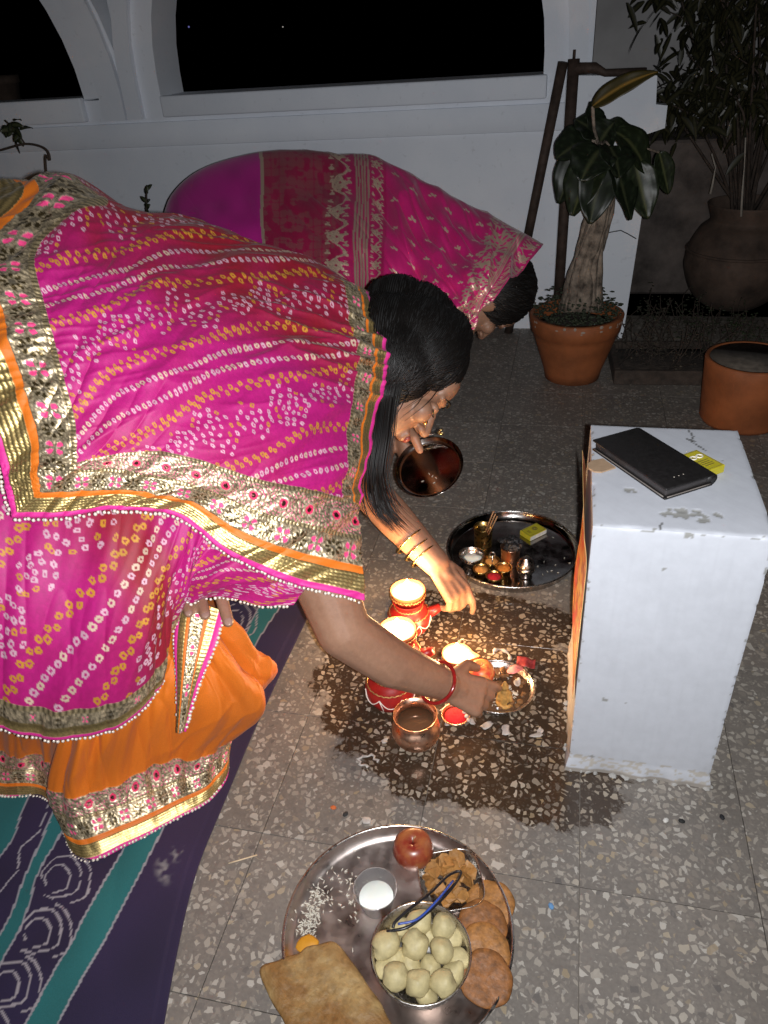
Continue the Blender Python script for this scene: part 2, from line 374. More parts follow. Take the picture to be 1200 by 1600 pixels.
# wall built in butted pieces round the openings
WT = 2.35; s_left = -4.3; s_right = wp(928, 60)[0]
mid = .5*(arc2[0][0]+sL)
def strip(poly, bot_z, x0, x1, name):
    """wall above a curve: list of (x,z) from right to left, filled up to WT"""
    p = [(x1, WT)]+[(x1, poly[0][1])]*(abs(x1-poly[0][0]) > 1e-6)+list(poly)+[(x0, poly[-1][1])]*(abs(x0-poly[-1][0]) > 1e-6)+[(x0, WT)]
    return prism(p, 1, TW, TW+TH)
parts = []
obj('parapet', *prism([(s_left, -.05), (s_left, zs2), (arc2[0][0], zs2), (arc2[0][0], zs), (s_right, zs), (s_right, -.05)], 1, TW, TW+TH), M['wall'], bw, False)
obj('arch_panel', *strip([(sR, zs)]+arch+[(sL, zs)], zs, wp(195, 131)[0], s_right, 'a'), M['wall'], bw, False)
r_out = math.hypot(wp(137, 0)[0]-ux, wp(137, 0)[1]-uy); r_mid = math.hypot(wp(96, 0)[0]-ux, wp(96, 0)[1]-uy)
apex = wp(195, 131)
def arcp(r, z0, n=26):
    a0 = math.asin((z0-uy)/r); return [(ux+r*math.cos(a), uy+r*math.sin(a)) for a in np.linspace(a0, pi-a0, n)]
ro = arcp(r_out, apex[1]); dx_ = apex[0]-ro[0][0]
ro = [(x+dx_*(1-i/25)**3, z) for i, (x, z) in enumerate(ro)]
obj('arch_rib', *prism([(arc2[0][0], zs2)]+arc2+[(arc2[-1][0], zs2), (ro[-1][0], zs2)]+ro[::-1]+[(apex[0]-.0005, zs2)], 1, TW, TW+TH), M['wall'], bw, False)
# raised mouldings
def band(poly, w0, name='arch_moulding', d=.028, seg=0):
    """ribbon of width w0 outside the polyline poly"""
    P = np.array(poly); T = np.gradient(P, axis=0); T /= np.linalg.norm(T, axis=1)[:, None]; N = np.stack([T[:, 1], -T[:, 0]], 1)
    Q = P+N*w0
    n = len(P); vs, fs = [], []
    for i in range(n):
        for (a, b) in ((P[i], TW-.001), (P[i], TW-d), (Q[i], TW-d), (Q[i], TW-.001)): vs.append((a[0], b, a[1]))
    for i in range(n-1):
        for k in range(4): fs.append((i*4+k, i*4+(k+1) % 4, (i+1)*4+(k+1) % 4, (i+1)*4+k))
    fs += [(3, 2, 1, 0), tuple((n-1)*4+k for k in range(4))]
    return obj(name, vs, fs, M['wall'], bw, False)
def offs(poly, w):
    P = np.array(poly); T = np.gradient(P, axis=0); T /= np.linalg.norm(T, axis=1)[:, None]; return P+np.stack([T[:, 1], -T[:, 0]], 1)*w
zb = wp(262, 184)[1]
g1 = abs(wp(249, 60)[0]-wp(217, 60)[0])
in1 = [(sR, zb)]+[(sR, zs)]+arch+[(sL, zs)]+[(sL, zb)]
band(offs(in1, g1), wp(217, 60)[0]-wp(193, 60)[0])
g2 = .085
in2 = [(arc2[0][0]+.02, zb)]+arc2+[(arc2[-1][0]-.02, zb)]
rm = arcp(r_mid, zb, 30)
band(rm, r_out-r_mid, d=.024)
mx = M['wall']
sb = bevel_box(sR-sL+.004, .036, zs-zb, .006, 2, at(((sR+sL)/2+.012, TW-.0165, (zs+zb)/2+.004))); obj('sill_moulding', *sb, mx, bw)
x2 = arc2[0][0]; sb = bevel_box(1.6, .036, zs2-zb+.006, .006, 2, at((x2-.8, TW-.0165, (zs2+zb)/2+.003))); obj('sill_moulding', *sb, mx, bw)
zg = wp(600, 214.5)[1]
obj('string_course', *bevel_box(s_right-s_left-.02, .012, zb-zg-.012, .003, 1, at(((s_right+s_left)/2, TW-.005, (zb+zg)/2-.006))), mx, bw)
# stepped end pier on the right
pr = TW-.10
def pp(x, y): p = W(x, y, pr); return (p[0], p[2])
pier = thing('end_pier', 'white stepped end of the parapet behind the rubber plant', 'pier', (1.0, pr, 0))
b0 = pp(968, 530)
poly = [(pp(862, 500)[0], -.03), (pp(862, 500)[0], pp(905, 118)[1]), pp(905, 118), pp(1027, 118), pp(1025, 163), pp(1043, 165), pp(1039, 200), pp(1004, 212), (pp(1004, 330)[0], pp(1004, 330)[1]), (b0[0]+.01, -.03)]
obj('plastered_face', *prism(poly, 1, pr, TW-.037), mx, pier, False)
cr_pts = [W(948, 364, pr-.0006), W(958, 362, pr-.0006), W(970, 360, pr-.0006), W(982, 366, pr-.0006), W(994, 373, pr-.0006)]
obj('crack', *tube(cr_pts, .0018, 4), M['char'], pier, False)
# house wall beyond, above the dark planting strip
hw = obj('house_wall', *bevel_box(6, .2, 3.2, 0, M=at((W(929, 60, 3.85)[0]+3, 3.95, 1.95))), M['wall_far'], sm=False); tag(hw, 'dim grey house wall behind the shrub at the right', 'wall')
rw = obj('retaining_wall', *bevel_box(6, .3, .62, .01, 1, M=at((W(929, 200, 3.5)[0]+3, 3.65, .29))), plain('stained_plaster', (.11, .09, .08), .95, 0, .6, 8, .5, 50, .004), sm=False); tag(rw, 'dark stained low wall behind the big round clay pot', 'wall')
for (x, y, r, m, lb) in [(295, 42, .016, 'lamp_blue', 'tiny bluish light beyond the left edge of the wide arch'), (442, 42, .008, 'lamp_white', 'tiny white speck of light in the dark sky of the wide arch')]:
    p = A(x, y, 14); lp = thing('distant_lamp', lb, 'lamp', p-np.array([0, 0, r])); obj('bulb', *sphere(p, r, 8, 6), M[m], lp)
p = W(12, 150, TW+.5); bp = thing('clay_pot', 'faint brown clay pot in the dark beyond the left arch', 'pot', (p[0]-.05, p[1], p[2]-.12))
obj('pot_wall', *lathe([(0, 0), (.07, 0), (.105, .17), (.112, .17), (.112, .2), (.1, .2), (.09, .03), (0, .03)], 24, at((p[0]-.05, p[1], p[2]-.12))), M['clay_dark'], bp)
obj('pot_ledge', *bevel_box(.8, .4, .03, .004, 1, at((p[0]-.2, p[1], p[2]-.136))), M['wall_far'], bp, False)

# ------------------------------------------------------------------ grids with painted dye and print
def grid_faces(nv, nu):
    i = np.arange(nv-1)[:, None]*nu+np.arange(nu-1)[None, :]
    return np.stack([i, i+1, i+nu+1, i+nu], -1).reshape(-1, 4)
def surf(ctrl, nv, nu):
    C = np.asarray(ctrl, float); R, K, _ = C.shape
    return np.einsum('ij,jkc,lk->ilc', crmat(R, nv), C, crmat(K, nu))
def normals(P):
    du = np.gradient(P, axis=1); dv = np.gradient(P, axis=0); N = np.cross(du, dv); N /= np.linalg.norm(N, axis=2)[..., None]+1e-12
    return N
def face_cam(P, N):
    s = np.sign(((CC-P)*N).sum(-1).mean()); return N*(s if s else 1)
class Sheet:
    """a cloth: smooth surface through control points, with dye colour, metal and relief per point"""
    def __init__(s, ctrl, res=.0014, cap=520):
        P0 = surf(ctrl, 40, 40)
        s.Lu = np.linalg.norm(np.diff(P0, axis=1), axis=2).sum(1).mean(); s.Lv = np.linalg.norm(np.diff(P0, axis=0), axis=2).sum(0).mean()
        s.nu = int(min(cap, max(12, s.Lu/res))); s.nv = int(min(cap, max(12, s.Lv/res)))
        s.P = surf(ctrl, s.nv, s.nu)
        s.a, s.b = np.meshgrid(np.linspace(0, s.Lu, s.nu), np.linspace(0, s.Lv, s.nv))
        s.col = np.zeros((s.nv, s.nu, 3)); s.met = np.zeros((s.nv, s.nu)); s.h = np.zeros((s.nv, s.nu)); s.N = face_cam(s.P, normals(s.P))
    def fold(s, amp, kx, ky, seed, sharp=1.):
        ph = 5*vnoise(s.a, s.b, 4, seed); w = np.sin(s.a*kx+s.b*ky+ph*2); s.h += amp*(np.abs(w)**sharp*np.sign(w))*(.4+.6*vnoise(s.a, s.b, 6, seed+1))
    def crease(s, amp, ang, along, across, seed, pw=3.):
        """sharp ridges running along direction ang"""
        c, sn = math.cos(ang), math.sin(ang); wv = .02*(vnoise(s.a, s.b, 7, seed+5)-.5)
        l, q = s.a*c+s.b*sn, -s.a*sn+s.b*c+wv; n = vnoise(l*along, q*across, 1., seed); r_ = 1-np.abs(2*n-1)
        s.h += amp*(r_**pw)*(.2+.8*vnoise(s.a, s.b, 8, seed+9))
    def stamp(s, a, b, ang, w, h, col, hole=.42, met=0., rise=0., shape='box'):
        m = max(w, h)*1.5; du, dv = s.Lu/(s.nu-1), s.Lv/(s.nv-1)
        i0, i1 = max(0, int((a-m)/du)), min(s.nu, int((a+m)/du)+2); j0, j1 = max(0, int((b-m)/dv)), min(s.nv, int((b+m)/dv)+2)
        if i0 >= i1 or j0 >= j1: return
        x = s.a[j0:j1, i0:i1]-a; y = s.b[j0:j1, i0:i1]-b; c, sn = math.cos(ang), math.sin(ang)
        X, Y = np.abs(x*c+y*sn)/w, np.abs(-x*sn+y*c)/h
        d = (X**3+Y**3)**(1/3) if shape == 'box' else np.hypot(X, Y)
        k = (d < 1) & (d > hole)
        s.col[j0:j1, i0:i1][k] = col; s.met[j0:j1, i0:i1][k] = met; s.h[j0:j1, i0:i1][k] += rise
    def build(s, name, mat, parent, thick=.0016):
        P = s.P+s.N*s.h[..., None]
        me = mesh_from(name, P.reshape(-1, 3), grid_faces(s.nv, s.nu))
        set_attr(me, 'col', s.col.reshape(-1, 3)); set_attr(me, 'met', s.met.ravel(), 'FLOAT')
        s.Pf = P
        o = link(name, me, mat, parent)
        if thick:
            md = o.modifiers.new('cloth_thickness', 'SOLIDIFY'); md.thickness = thick; md.offset = 0
        return o
MAG = np.array((.41, .005, .155)); RED = np.array((.26, .005, .020)); PINK = np.array((.60, .022, .24)); ORG = np.array((.66, .155, .008)); GOLD = np.array((.80, .63, .36)); DOTW = (.60, .36, .44); DOTY = (.52, .24, .02); DOTC = (.58, .43, .32)
def dye(s, redmask):
    n = vnoise(s.a, s.b, 9, 3)*.5+vnoise(s.a, s.b, 25, 4)*.25
    r = np.clip(redmask+(n-.37)*1.3, 0, 1)[..., None]
    s.col[:] = MAG*(1-r)+RED*r
    s.col *= (.90+.2*vnoise(s.a, s.b, 300, 8))[..., None]
def bandhani(s, ang, period=.18, phase=0., bend=.0, seed=1, sz=1.):
    """tie-dye dots: pairs of white rows, yellow rows and rows of diamond rosettes along slanting lines"""
    R = random.Random(seed); c, sn = math.cos(ang), math.sin(ang); L = math.hypot(s.Lu, s.Lv)
    def place(l, q, col, w=.0036, h=.0045, hole=.36, tilt=0):
        q2 = q+bend*math.sin(l*7)+.006*math.sin(l*23+q*40)
        a = l*c-q2*sn; b = l*sn+q2*c
        if -.01 < a < s.Lu+.01 and -.01 < b < s.Lv+.01:
            s.stamp(a+R.gauss(0, .0005), b+R.gauss(0, .0005), ang+tilt+R.gauss(0, .15), w*sz*R.uniform(.85, 1.15), h*sz*R.uniform(.85, 1.15), np.array(col)*R.uniform(.82, 1.08), hole)
    q = -L+phase
    while q < L:
        for o, col, gap in ((0, DOTW, .0102), (.026, DOTW, .0106), (.052, DOTY, .0165), (.150, DOTY, .0165)):
            l = -L
            while l < L:
                place(l, q+o, DOTC if (col is DOTW and R.random() < .5) else col)
                if col is DOTY: place(l+.006, q+o+.0070, col)
                l += gap*R.uniform(.93, 1.07)
        l = -L+R.uniform(0, .05); k = 0
        while l < L:
            big = k % 2 == 0; q0 = q+.102
            rings = ((.011, 5), (.023, 11), (.034, 17)) if big else ((.010, 5), (.021, 11))
            for rr, cnt in rings:
                for j in range(cnt):
                    th = 2*pi*j/cnt; e = rr/(abs(math.cos(th))+abs(math.sin(th)))*1.18 if big else rr*(1+.18*math.cos(4*th))
                    place(l+e*math.cos(th)*1.15, q0+e*math.sin(th), DOTY if (rr > .02 and R.random() < .3) else DOTW, .0029, .0038, .38, th)
            place(l, q0, DOTW, .003, .003)
            l += .074 if big else .068; k += 1
        q += period
def border(s, d, l, layout, sel=None, seed=3):
    """embroidered border: d = distance in from the hem, l = distance along it. layout: list of (kind, width)"""
    e0 = 0.; N1 = vnoise(d, l, 420, seed); N2 = vnoise(d, l, 900, seed+1); sel = np.ones(d.shape, bool) if sel is None else sel
    for kind, w in layout:
        k = (d >= e0) & (d < e0+w) & sel; x = (d-e0)/w; dd = d[k]-e0; ll = l[k]
        if kind == 'pink': s.col[k] = PINK*1.08; s.met[k] = 0; s.h[k] += .0012*np.sin(np.clip(x[k], 0, 1)*pi)
        elif kind == 'orange': s.col[k] = ORG*1.02; s.met[k] = 0; s.h[k] += .0008*np.sin(x[k]*pi)
        elif kind == 'gold':
            rib = .5+.5*np.sin(x[k]*2*pi*5); cord = .5+.5*np.sin(ll*900+np.sin(x[k]*30)*2); b = .45+.5*rib*(.5+.5*cord)
            b = b*(.75+.5*N2[k]); s.col[k] = GOLD*b[:, None]*np.array((1.0, .93, .66)); s.met[k] = .85; s.h[k] += .0007*rib+.0005*cord+.0004*N2[k]
        elif kind == 'bead':
            ph = .5+.5*np.sin(ll*2*pi/.007); s.col[k] = GOLD*(.25+.75*ph*(.6+.7*N2[k]))[:, None]; s.met[k] = .8; s.h[k] += .0012*ph*np.sin(x[k]*pi)
        elif kind in ('flower', 'mirror'):
            g = (.25+.95*N1[k]**1.3)*(.5+.9*N2[k]); s.col[k] = np.array((.82, .66, .43))*np.minimum(g, 1.2)[:, None]; s.met[k] = .75; s.h[k] += .0016*N1[k]+.0010*N2[k]
            lab = np.floor(l/.031) if kind == 'flower' else np.floor(l/.052); per = .031 if kind == 'flower' else .052
            y = l-(lab+.5)*per; z = d-(e0+w/2); rr = np.hypot(y, z); th = np.arctan2(z, y)
            if kind == 'flower':
                pinkf = (lab % 2 == 0) & k; pet = np.abs(np.cos(2*th+0*rr)); ps = np.abs(np.sin(2*th)); R_ = w*.36
                m = pinkf & (ps > .62) & (rr < R_) & (rr > R_*.22) & (np.abs(rr-R_*.62) < R_*.40*np.sqrt(np.clip((ps-.62)/.38, 0, 1)))
                s.col[m] = (.80, .06, .22); s.met[m] = 0; s.h[m] -= .0006
                m2 = pinkf & (ps > .40) & (rr < R_*1.1) & ~m; s.col[m2] = s.col[m2]*.5+np.array((.45, .40, .32))*.75; s.h[m2] += .0006
                gf = (lab % 2 == 1) & k; p8 = np.abs(np.cos(4*th)); m = gf & (p8 > .6) & (np.abs(rr-R_*.66) < R_*.30*np.sqrt(np.clip((p8-.6)/.4, 0, 1)))
                s.col[m] = np.array((.16, .115, .05)); s.met[m] = .9; m = gf & (rr < R_*.25); s.col[m] = (.5, .42, .3); s.met[m] = .9
            else:
                m = k & (rr < .0085); s.col[m] = (.72, .03, .12); s.met[m] = 0; m = k & (rr < .0042); s.col[m] = (.12, .05, .04); s.met[m] = .9
                m = k & (np.abs(rr-.0105) < .0018); s.col[m] = (.75, .62, .45); s.h[m] += .0008
                sw = k & (np.abs(np.sin(rr*520+th*2)) > .9) & (rr > .012) & (N1 > .45); s.col[sw] = (.66, .10, .22); s.met[sw] = 0
        e0 += w
def pearls(name, pts, parent, r=.0026, gap=.0062, jit=.0006):
    pts = np.asarray(pts); sl = np.r_[0, np.cumsum(np.linalg.norm(np.diff(pts, axis=0), axis=1))]
    n = int(sl[-1]/gap); ps = [sphere(np.array([np.interp(gap*(i+.5), sl, pts[:, k]) for k in range(3)])+rng.normal(0, jit, 3), r*rng.uniform(.85, 1.12), 6, 5) for i in range(n)]
    o = obj(name, *merge(ps), M['pearl'], parent); o['kind'] = 'stuff'; return o

# ------------------------------------------------------------------ cotton sheet spread on the floor
def gxy(pts): return [tuple(G(x, y)[:2]) for x, y in pts]
edge = cr(np.array(gxy([(500, 930), (470, 990), (436, 1060), (395, 1150), (372, 1205), (345, 1270), (318, 1335), (298, 1400), (276, 1500), (258, 1600), (240, 1720)])), 300)
lefts = edge+np.array([-.95, -.25])*np.linspace(1.1, .7, 300)[:, None]
nu = 330; tt = np.linspace(0, 1, nu)
BP = edge[:, None, :]*(1-tt)[None, :, None]+lefts[:, None, :]*tt[None, :, None]
bx, by = BP[..., 0], BP[..., 1]
bz = .004+.006*vnoise(bx, by, 7, 5)*vnoise(bx, by, 13, 6)+.003*np.abs(np.sin(bx*21+by*8+3*vnoise(bx, by, 5, 7)))*(tt > .02)
bxw = bx+.004*(vnoise(bx, by, 30, 11)-.5)
bc = np.zeros((300, nu, 3)); n = (.8+.45*vnoise(bx, by, 14, 9))[..., None]; bc[:] = np.array((.016, .011, .042)); pur = vnoise(bx, by, 3, 19)[..., None]; bc = bc*(1-.3*pur)+np.array((.045, .018, .05))*.3*pur; bc *= n
def poly_mask(px_, py_, poly):
    ins = np.zeros(px_.shape, bool); n = len(poly)
    for i in range(n):
        (x0, y0), (x1, y1) = poly[i], poly[(i+1) % n]
        c = ((y0 > py_) != (y1 > py_)) & (px_ < (x1-x0)*(py_-y0)/(y1-y0+1e-12)+x0); ins ^= c
    return ins
TEAL = np.array((.013, .115, .12))
wob = lambda pts: [tuple(q) for q in cr(np.array(gxy(pts)), 40)]
s1l = wob([(470, 850), (410, 945), (372, 1020), (300, 1145), (193, 1330), (90, 1520), (45, 1600), (0, 1680)]); s1r = wob([(500, 850), (442, 945), (396, 1020), (345, 1130), (258, 1293), (213, 1383), (147, 1503), (95, 1600), (45, 1690)])
s2l = wob([(250, 1000), (120, 1210), (83, 1280), (50, 1353), (20, 1427), (-10, 1480), (-60, 1570)]); s2r = wob([(280, 1000), (150, 1215), (100, 1303), (64, 1362), (43, 1430), (0, 1517), (-60, 1610)])
s3l = wob([(40, 1100), (-30, 1240), (-90, 1340)]); s3r = wob([(130, 1100), (75, 1200), (43, 1257), (27, 1303), (4, 1342), (-60, 1420)])
for l_, r_ in ((s1l, s1r), (s2l, s2r), (s3l, s3r)):
    m = poly_mask(bxw, by, l_+r_[::-1]); bc[m] = (TEAL*n)[m]
    for e_ in (l_, r_):
        d = seg_dist(bxw, by, e_[::3]); m = d < .0016; bc[m] = np.array((.28, .27, .30))
def loop(cx_, cy_, rx, ry, a0, a1, tilt=0):
    o = []
    for a in np.linspace(a0, a1, 22):
        x, y = rx*math.cos(a)*(1+.06*math.sin(5*a)), ry*math.sin(a)*(1+.06*math.cos(4*a)); c, s_ = math.cos(tilt), math.sin(tilt); o.append((cx_+x*c-y*s_, cy_+x*s_+y*c))
    return o
lines = []
for (x, y, k) in ((93, 1378, 1.), (60, 1462, 1.05), (12, 1545, 1.1), (130, 1290, .9), (365, 972, .75), (352, 1030, .7), (-40, 1620, 1.1)):
    lines += [loop(x, y, 19*k, 22*k, 2.2, 7.6, .5), loop(x+6*k, y-3*k, 30*k, 33*k, 2.6, 7.4, .5), loop(x+14*k, y, 38*k, 42*k, 4.6, 7.2, .4), [(x-22*k, y+25*k), (x-8*k, y+30*k), (x+8*k, y+27*k)]]
lines += [[(80, 1262), (62, 1305), (33, 1330), (30, 1365), (0, 1402), (-40, 1440)], [(330, 1180), (318, 1210), (325, 1225)]]
for L_ in lines:
    d = seg_dist(bxw, by, gxy(L_)); m = d < .0013*(.7+.7*vnoise(bx, by, 60, 12)); bc[m] = np.array((.33, .30, .33))
for (x, y, r) in ((258, 1365, .02), (275, 1340, .012), (285, 1330, .008)):   # smears of flour
    c0 = G(x, y); f = np.clip(1-np.hypot((bx-c0[0])*1.0+(by-c0[1])*.5, (by-c0[1])*.8)/r, 0, 1)*np.clip(vnoise(bx, by, 160, 14)*2.4-1.1, 0, 1); bc = bc*(1-f[..., None]*.7)+np.array((.4, .38, .36))*f[..., None]*.7
me = mesh_from('floor_sheet', np.stack([bx, by, bz], -1).reshape(-1, 3), grid_faces(300, nu)); set_attr(me, 'col', bc.reshape(-1, 3)); set_attr(me, 'met', np.zeros(bc.shape[0]*nu), 'FLOAT')
o = link('floor_sheet', me, M['cotton']); tag(o, 'indigo cotton floor sheet with teal stripes and white drawn flowers', 'sheet')
md = o.modifiers.new('cloth_thickness', 'SOLIDIFY'); md.thickness = .003; md.offset = -1

# ------------------------------------------------------------------ bodies: capsule limbs fused into one skin
def capsule(p0, r0, p1, r1, seg=14):
    p0, p1 = np.asarray(p0, float), np.asarray(p1, float); d, s, u = frame_of(p1-p0); rings = []
    for a in (-1.45, -1.05, -.6, -.25): rings.append((p0+d*r0*math.sin(a), r0*math.cos(a)))
    rings.append((p0, r0)); rings.append((p1, r1))
    for a in (.25, .6, 1.05, 1.45): rings.append((p1+d*r1*math.sin(a), r1*math.cos(a)))
    vs = [c+r*(math.cos(2*pi*k/seg)*s+math.sin(2*pi*k/seg)*u) for c, r in rings for k in range(seg)]; n = len(rings)
    fs = [(i*seg+k, i*seg+(k+1) % seg, (i+1)*seg+(k+1) % seg, (i+1)*seg+k) for i in range(n-1) for k in range(seg)]
    fs += [tuple(range(seg))[::-1], tuple((n-1)*seg+k for k in range(seg))]
    return vs, fs
def chain(pts, radii): return [capsule(pts[i], radii[i], pts[i+1], radii[i+1]) for i in range(len(pts)-1)]
def fuse(name, parts, mat, parent, voxel=.0035, it=6):
    v, f = merge(parts); me = mesh_from(name, v, f); o = link(name, me, mat, parent)
    r = o.modifiers.new('fuse', 'REMESH'); r.mode = 'VOXEL'; r.voxel_size = voxel; r.use_smooth_shade = True
    sm = o.modifiers.new('soften', 'SMOOTH'); sm.factor = .5; sm.iterations = it
    dg = bpy.context.evaluated_depsgraph_get(); me2 = bpy.data.meshes.new_from_object(o.evaluated_get(dg)); o.modifiers.clear(); o.data = me2; me2.name = name
    me2.materials.clear(); me2.materials.append(mat); smooth(me2); return o
def nrm(v): v = np.asarray(v, float); return v/np.linalg.norm(v)
def hand(wrist, d, back, side, size=1., curl=(.5, .6, .5), spread=.1, thumb=(.5, .5), curls=None):
    """wrist point, direction to the knuckles, back-of-hand direction; side=+1 puts the thumb on cross(d, back)"""
    d = nrm(d); back = nrm(back-np.dot(back, d)*d); x = np.cross(d, back)*side; k = size
    out = []; pl = .082*k
    for o_, r in ((-.028, .0115), (-.010, .0125), (.009, .0125), (.027, .0115)):
        out.append(capsule(wrist+x*o_*.55*k, r*1.12*k, wrist+d*pl+x*o_*k, r*k))
    out.append(capsule(wrist-d*.02*k, .021*k, wrist+d*.035*k, .019*k))
    tips = []
    for fi, (o_, ln, r) in enumerate(((.028, .072, .0088), (.0095, .080, .0090), (-.0095, .075, .0087), (-.028, .060, .0078))):
        cu = curls[fi] if curls else curl
        p = wrist+d*pl+x*o_*k; dd = nrm(d+x*o_/.028*spread); q = [p]; rr = [r*1.08*k]; ang = 0
        for sfrac, c_, r2 in ((.46, cu[0], r), (.30, cu[1], r*.93), (.24, cu[2], r*.8)):
            ang += c_; v = dd*math.cos(ang)-back*math.sin(ang); p = p+v*ln*sfrac*k; q.append(p); rr.append(r2*k)
        out += chain(q, rr); tips.append((q[-1], nrm(q[-1]-q[-2]), r))
    b = wrist+d*.022*k+x*.024*k; d1 = nrm(d*.72+x*.75-back*thumb[0]); m_ = b+d1*.040*k; d2 = nrm(d*.95+x*.15-back*thumb[1]); e = m_+d2*.030*k; g = e+nrm(d2-back*thumb[1]*.6)*.024*k
    out += chain([b, m_, e, g], [.0145*k, .0115*k, .0102*k, .0085*k]); tips.append((g, nrm(g-e), .009))
    return out, tips
def head(c, f, u, s=1.):
    """skull, jaw, nose, lips, ears; f = face direction, u = crown direction"""
    f = nrm(f); u = nrm(u-np.dot(u, f)*f); r = np.cross(f, u); R_ = np.stack([r, f, u], 1); P_ = lambda x, y, z: c+R_@np.array([x, y, z])*s
    O = np.eye(4); O[:3, :3] = R_
    E = lambda x, y, z, a, b, d: sphere(P_(x, y, z), np.array([a, b, d])*s, 20, 14, O)
    o = [E(0, -.012, .035, .073, .092, .082), E(0, .022, -.035, .058, .062, .075), E(0, .045, -.085, .03, .028, .026), E(0, .060, .045, .05, .026, .04)]
    o += [capsule(P_(0, .082, .012), .008*s, P_(0, .103, -.026), .0115*s), E(.012, .094, -.03, .008, .009, .007), E(-.012, .094, -.03, .008, .009, .007)]
    o += [E(0, .085, -.056, .022, .010, .0065), E(0, .083, -.067, .019, .010, .007)]
    for k in (-1, 1): o += [E(.074*k, -.008, -.012, .009, .02, .032), E(.035*k, .065, -.015, .026, .022, .022), capsule(P_(.012*k, .084, .028), .006*s, P_(.046*k, .07, .027), .006*s)]
    return o, P_, O

def long_hair(strands, radius, mat, name, parent, seg=4):
    """strands: list of control polylines"""
    vs, fs, n = [], [], 0
    for pts in strands:
        k = max(8, len(pts)*3); q = cr(np.asarray(pts), k); w = radius*rng.uniform(.6, 1.3); rr = [w*(1 if i < k-4 else (k-i)/5) for i in range(k)]
        v, f = tube(q, rr, seg, False); vs.append(np.array(v)); fs.append(np.array(f)+n); n += len(v)
    o = link(name, mesh_from(name, np.concatenate(vs), np.concatenate(fs)), mat, parent); return o

def net(rows): return np.array([[A(*p) for p in r] for r in rows])
def ladder(top, bot, n, atop, abot, bulge, bow=None):
    """rows between two pixel polylines with depths; bulge pulls the middle rows towards the viewer"""
    out = []
    for i in range(n):
        t_ = i/(n-1); r = []
        for (x0, y0), (x1, y1), a0, a1, bg in zip(top, bot, atop, abot, bulge):
            r.append((x0+(x1-x0)*t_, y0+(y1-y0)*t_, a0+(a1-a0)*t_-bg*math.sin(pi*t_)))
        out.append(r)
    return out

# ------------------------------------------------------------------ the woman in front
w1 = thing('person', 'woman in a magenta bandhani sari with gold border, bending over the lamps', 'person', G(60, 1180))
hc = A(628, 590, 1.39); hf = .60*CR-.78*CU+.16*CF; hu = .79*CR+.60*CU+.08*CF
hp, HP, HO = head(hc, hf, hu, 1.02)
parts = list(hp)
pelvis, belly, chest, neck = A(-190, 560, 1.24), A(60, 560, 1.20), A(370, 590, 1.24), A(560, 570, 1.38)
parts += chain([pelvis, belly, chest, A(480, 575, 1.30)], [.145, .125, .115, .085]) + chain([A(480, 570, 1.31), neck, HP(0, -.02, -.05)], [.07, .052, .052])
sh = A(470, 790, 1.19)
parts += chain([chest, A(440, 730, 1.2), sh], [.10, .075, .058])
parts += chain([sh, A(500, 890, 1.155), A(536, 985, 1.165), A(612, 1036, 1.22), A(694, 1069, 1.295)], [.055, .051, .043, .040, .0285])
wr = A(692, 1068, 1.293); hd = nrm(A(742, 1086, 1.315)-wr)
hpz, tips1 = hand(wr, hd, nrm(-CF*.9+CU*.30), -1, .93, spread=.06, thumb=(.45, .55), curls=((.22, .45, .4), (.42, .60, .45), (.58, .75, .45), (.75, .85, .45)))
parts += hpz
# left arm under the sari, fingers over its edge
parts += chain([A(430, 690, 1.36), A(420, 860, 1.33), A(318, 905, 1.165)], [.055, .045, .03])
parts += chain([A(330, 900, 1.165), A(300, 905, 1.15)], [.024, .022])
fing = [([(288, 912, 1.16), (289, 940, 1.122), (295, 958, 1.098)], .0085), ([(312, 912, 1.16), (315, 941, 1.120), (321, 961, 1.094)], .0092), ([(340, 914, 1.16), (349, 945, 1.122), (357, 972, 1.098)], .0095)]
for q, r in fing: parts += chain([A(*p) for p in q], [r*1.1, r*1.05, r*.92])
# bent legs under the skirt
for dx, da in ((0, 0), (40, .16)):
    kn = A(230+dx, 1010, 1.235+da); ft = G(110+dx*1.6, 1130-da*300, .05)
    parts += chain([pelvis+(0, 0, -.04), kn, ft+np.array([0, 0, .03])], [.105, .062, .04]) + chain([ft, ft+nrm(np.array([.9, .1, 0]))*.13], [.032, .022])
b1 = fuse('body', parts, M['skin_a'], w1)
# finger nails, lips, eyes
for q, r in fing:
    p1, p2 = A(*q[1]), A(*q[2]); dd = nrm(p2-p1); c_ = p2-dd*.002+nrm(CC-p2)*r*.70; x_ = nrm(np.cross(dd, nrm(CC-p2))); z_ = np.cross(x_, dd)
    obj('finger_nail', *sphere(c_, (r*.68, r*1.0, r*.30), 10, 7, orient((0, 0, 0), x_, dd, z_)), plain('nail', (.33, .205, .16), .25, 0, .05, 50, 0) if 'nail' not in bpy.data.materials else bpy.data.materials['nail'], w1)
obj('lips', *sphere(HP(0, .092, -.061), np.array((.018, .007, .009)), 12, 8, HO), plain('lip', (.26, .06, .05), .45), w1)
for k in (-1, 1):
    obj('eyebrow', *tube(cr(np.array([HP(.012*k, .093, .030), HP(.030*k, .089, .035), HP(.050*k, .076, .030)]), 8), [.0012, .0022, .0026, .0026, .0024, .002, .0015, .0008], 6), M['hair'], w1)
    obj('eyelash', *tube(cr(np.array([HP(.017*k, .087, .000), HP(.033*k, .0885, -.003), HP(.050*k, .076, .001)]), 8), .0011, 5), M['hair'], w1)
for k in (-1, 1): obj('eyelid', *sphere(HP(.033*k, .075, .006), np.array((.017, .012, .010)), 12, 8, HO), M['skin_a'], w1)
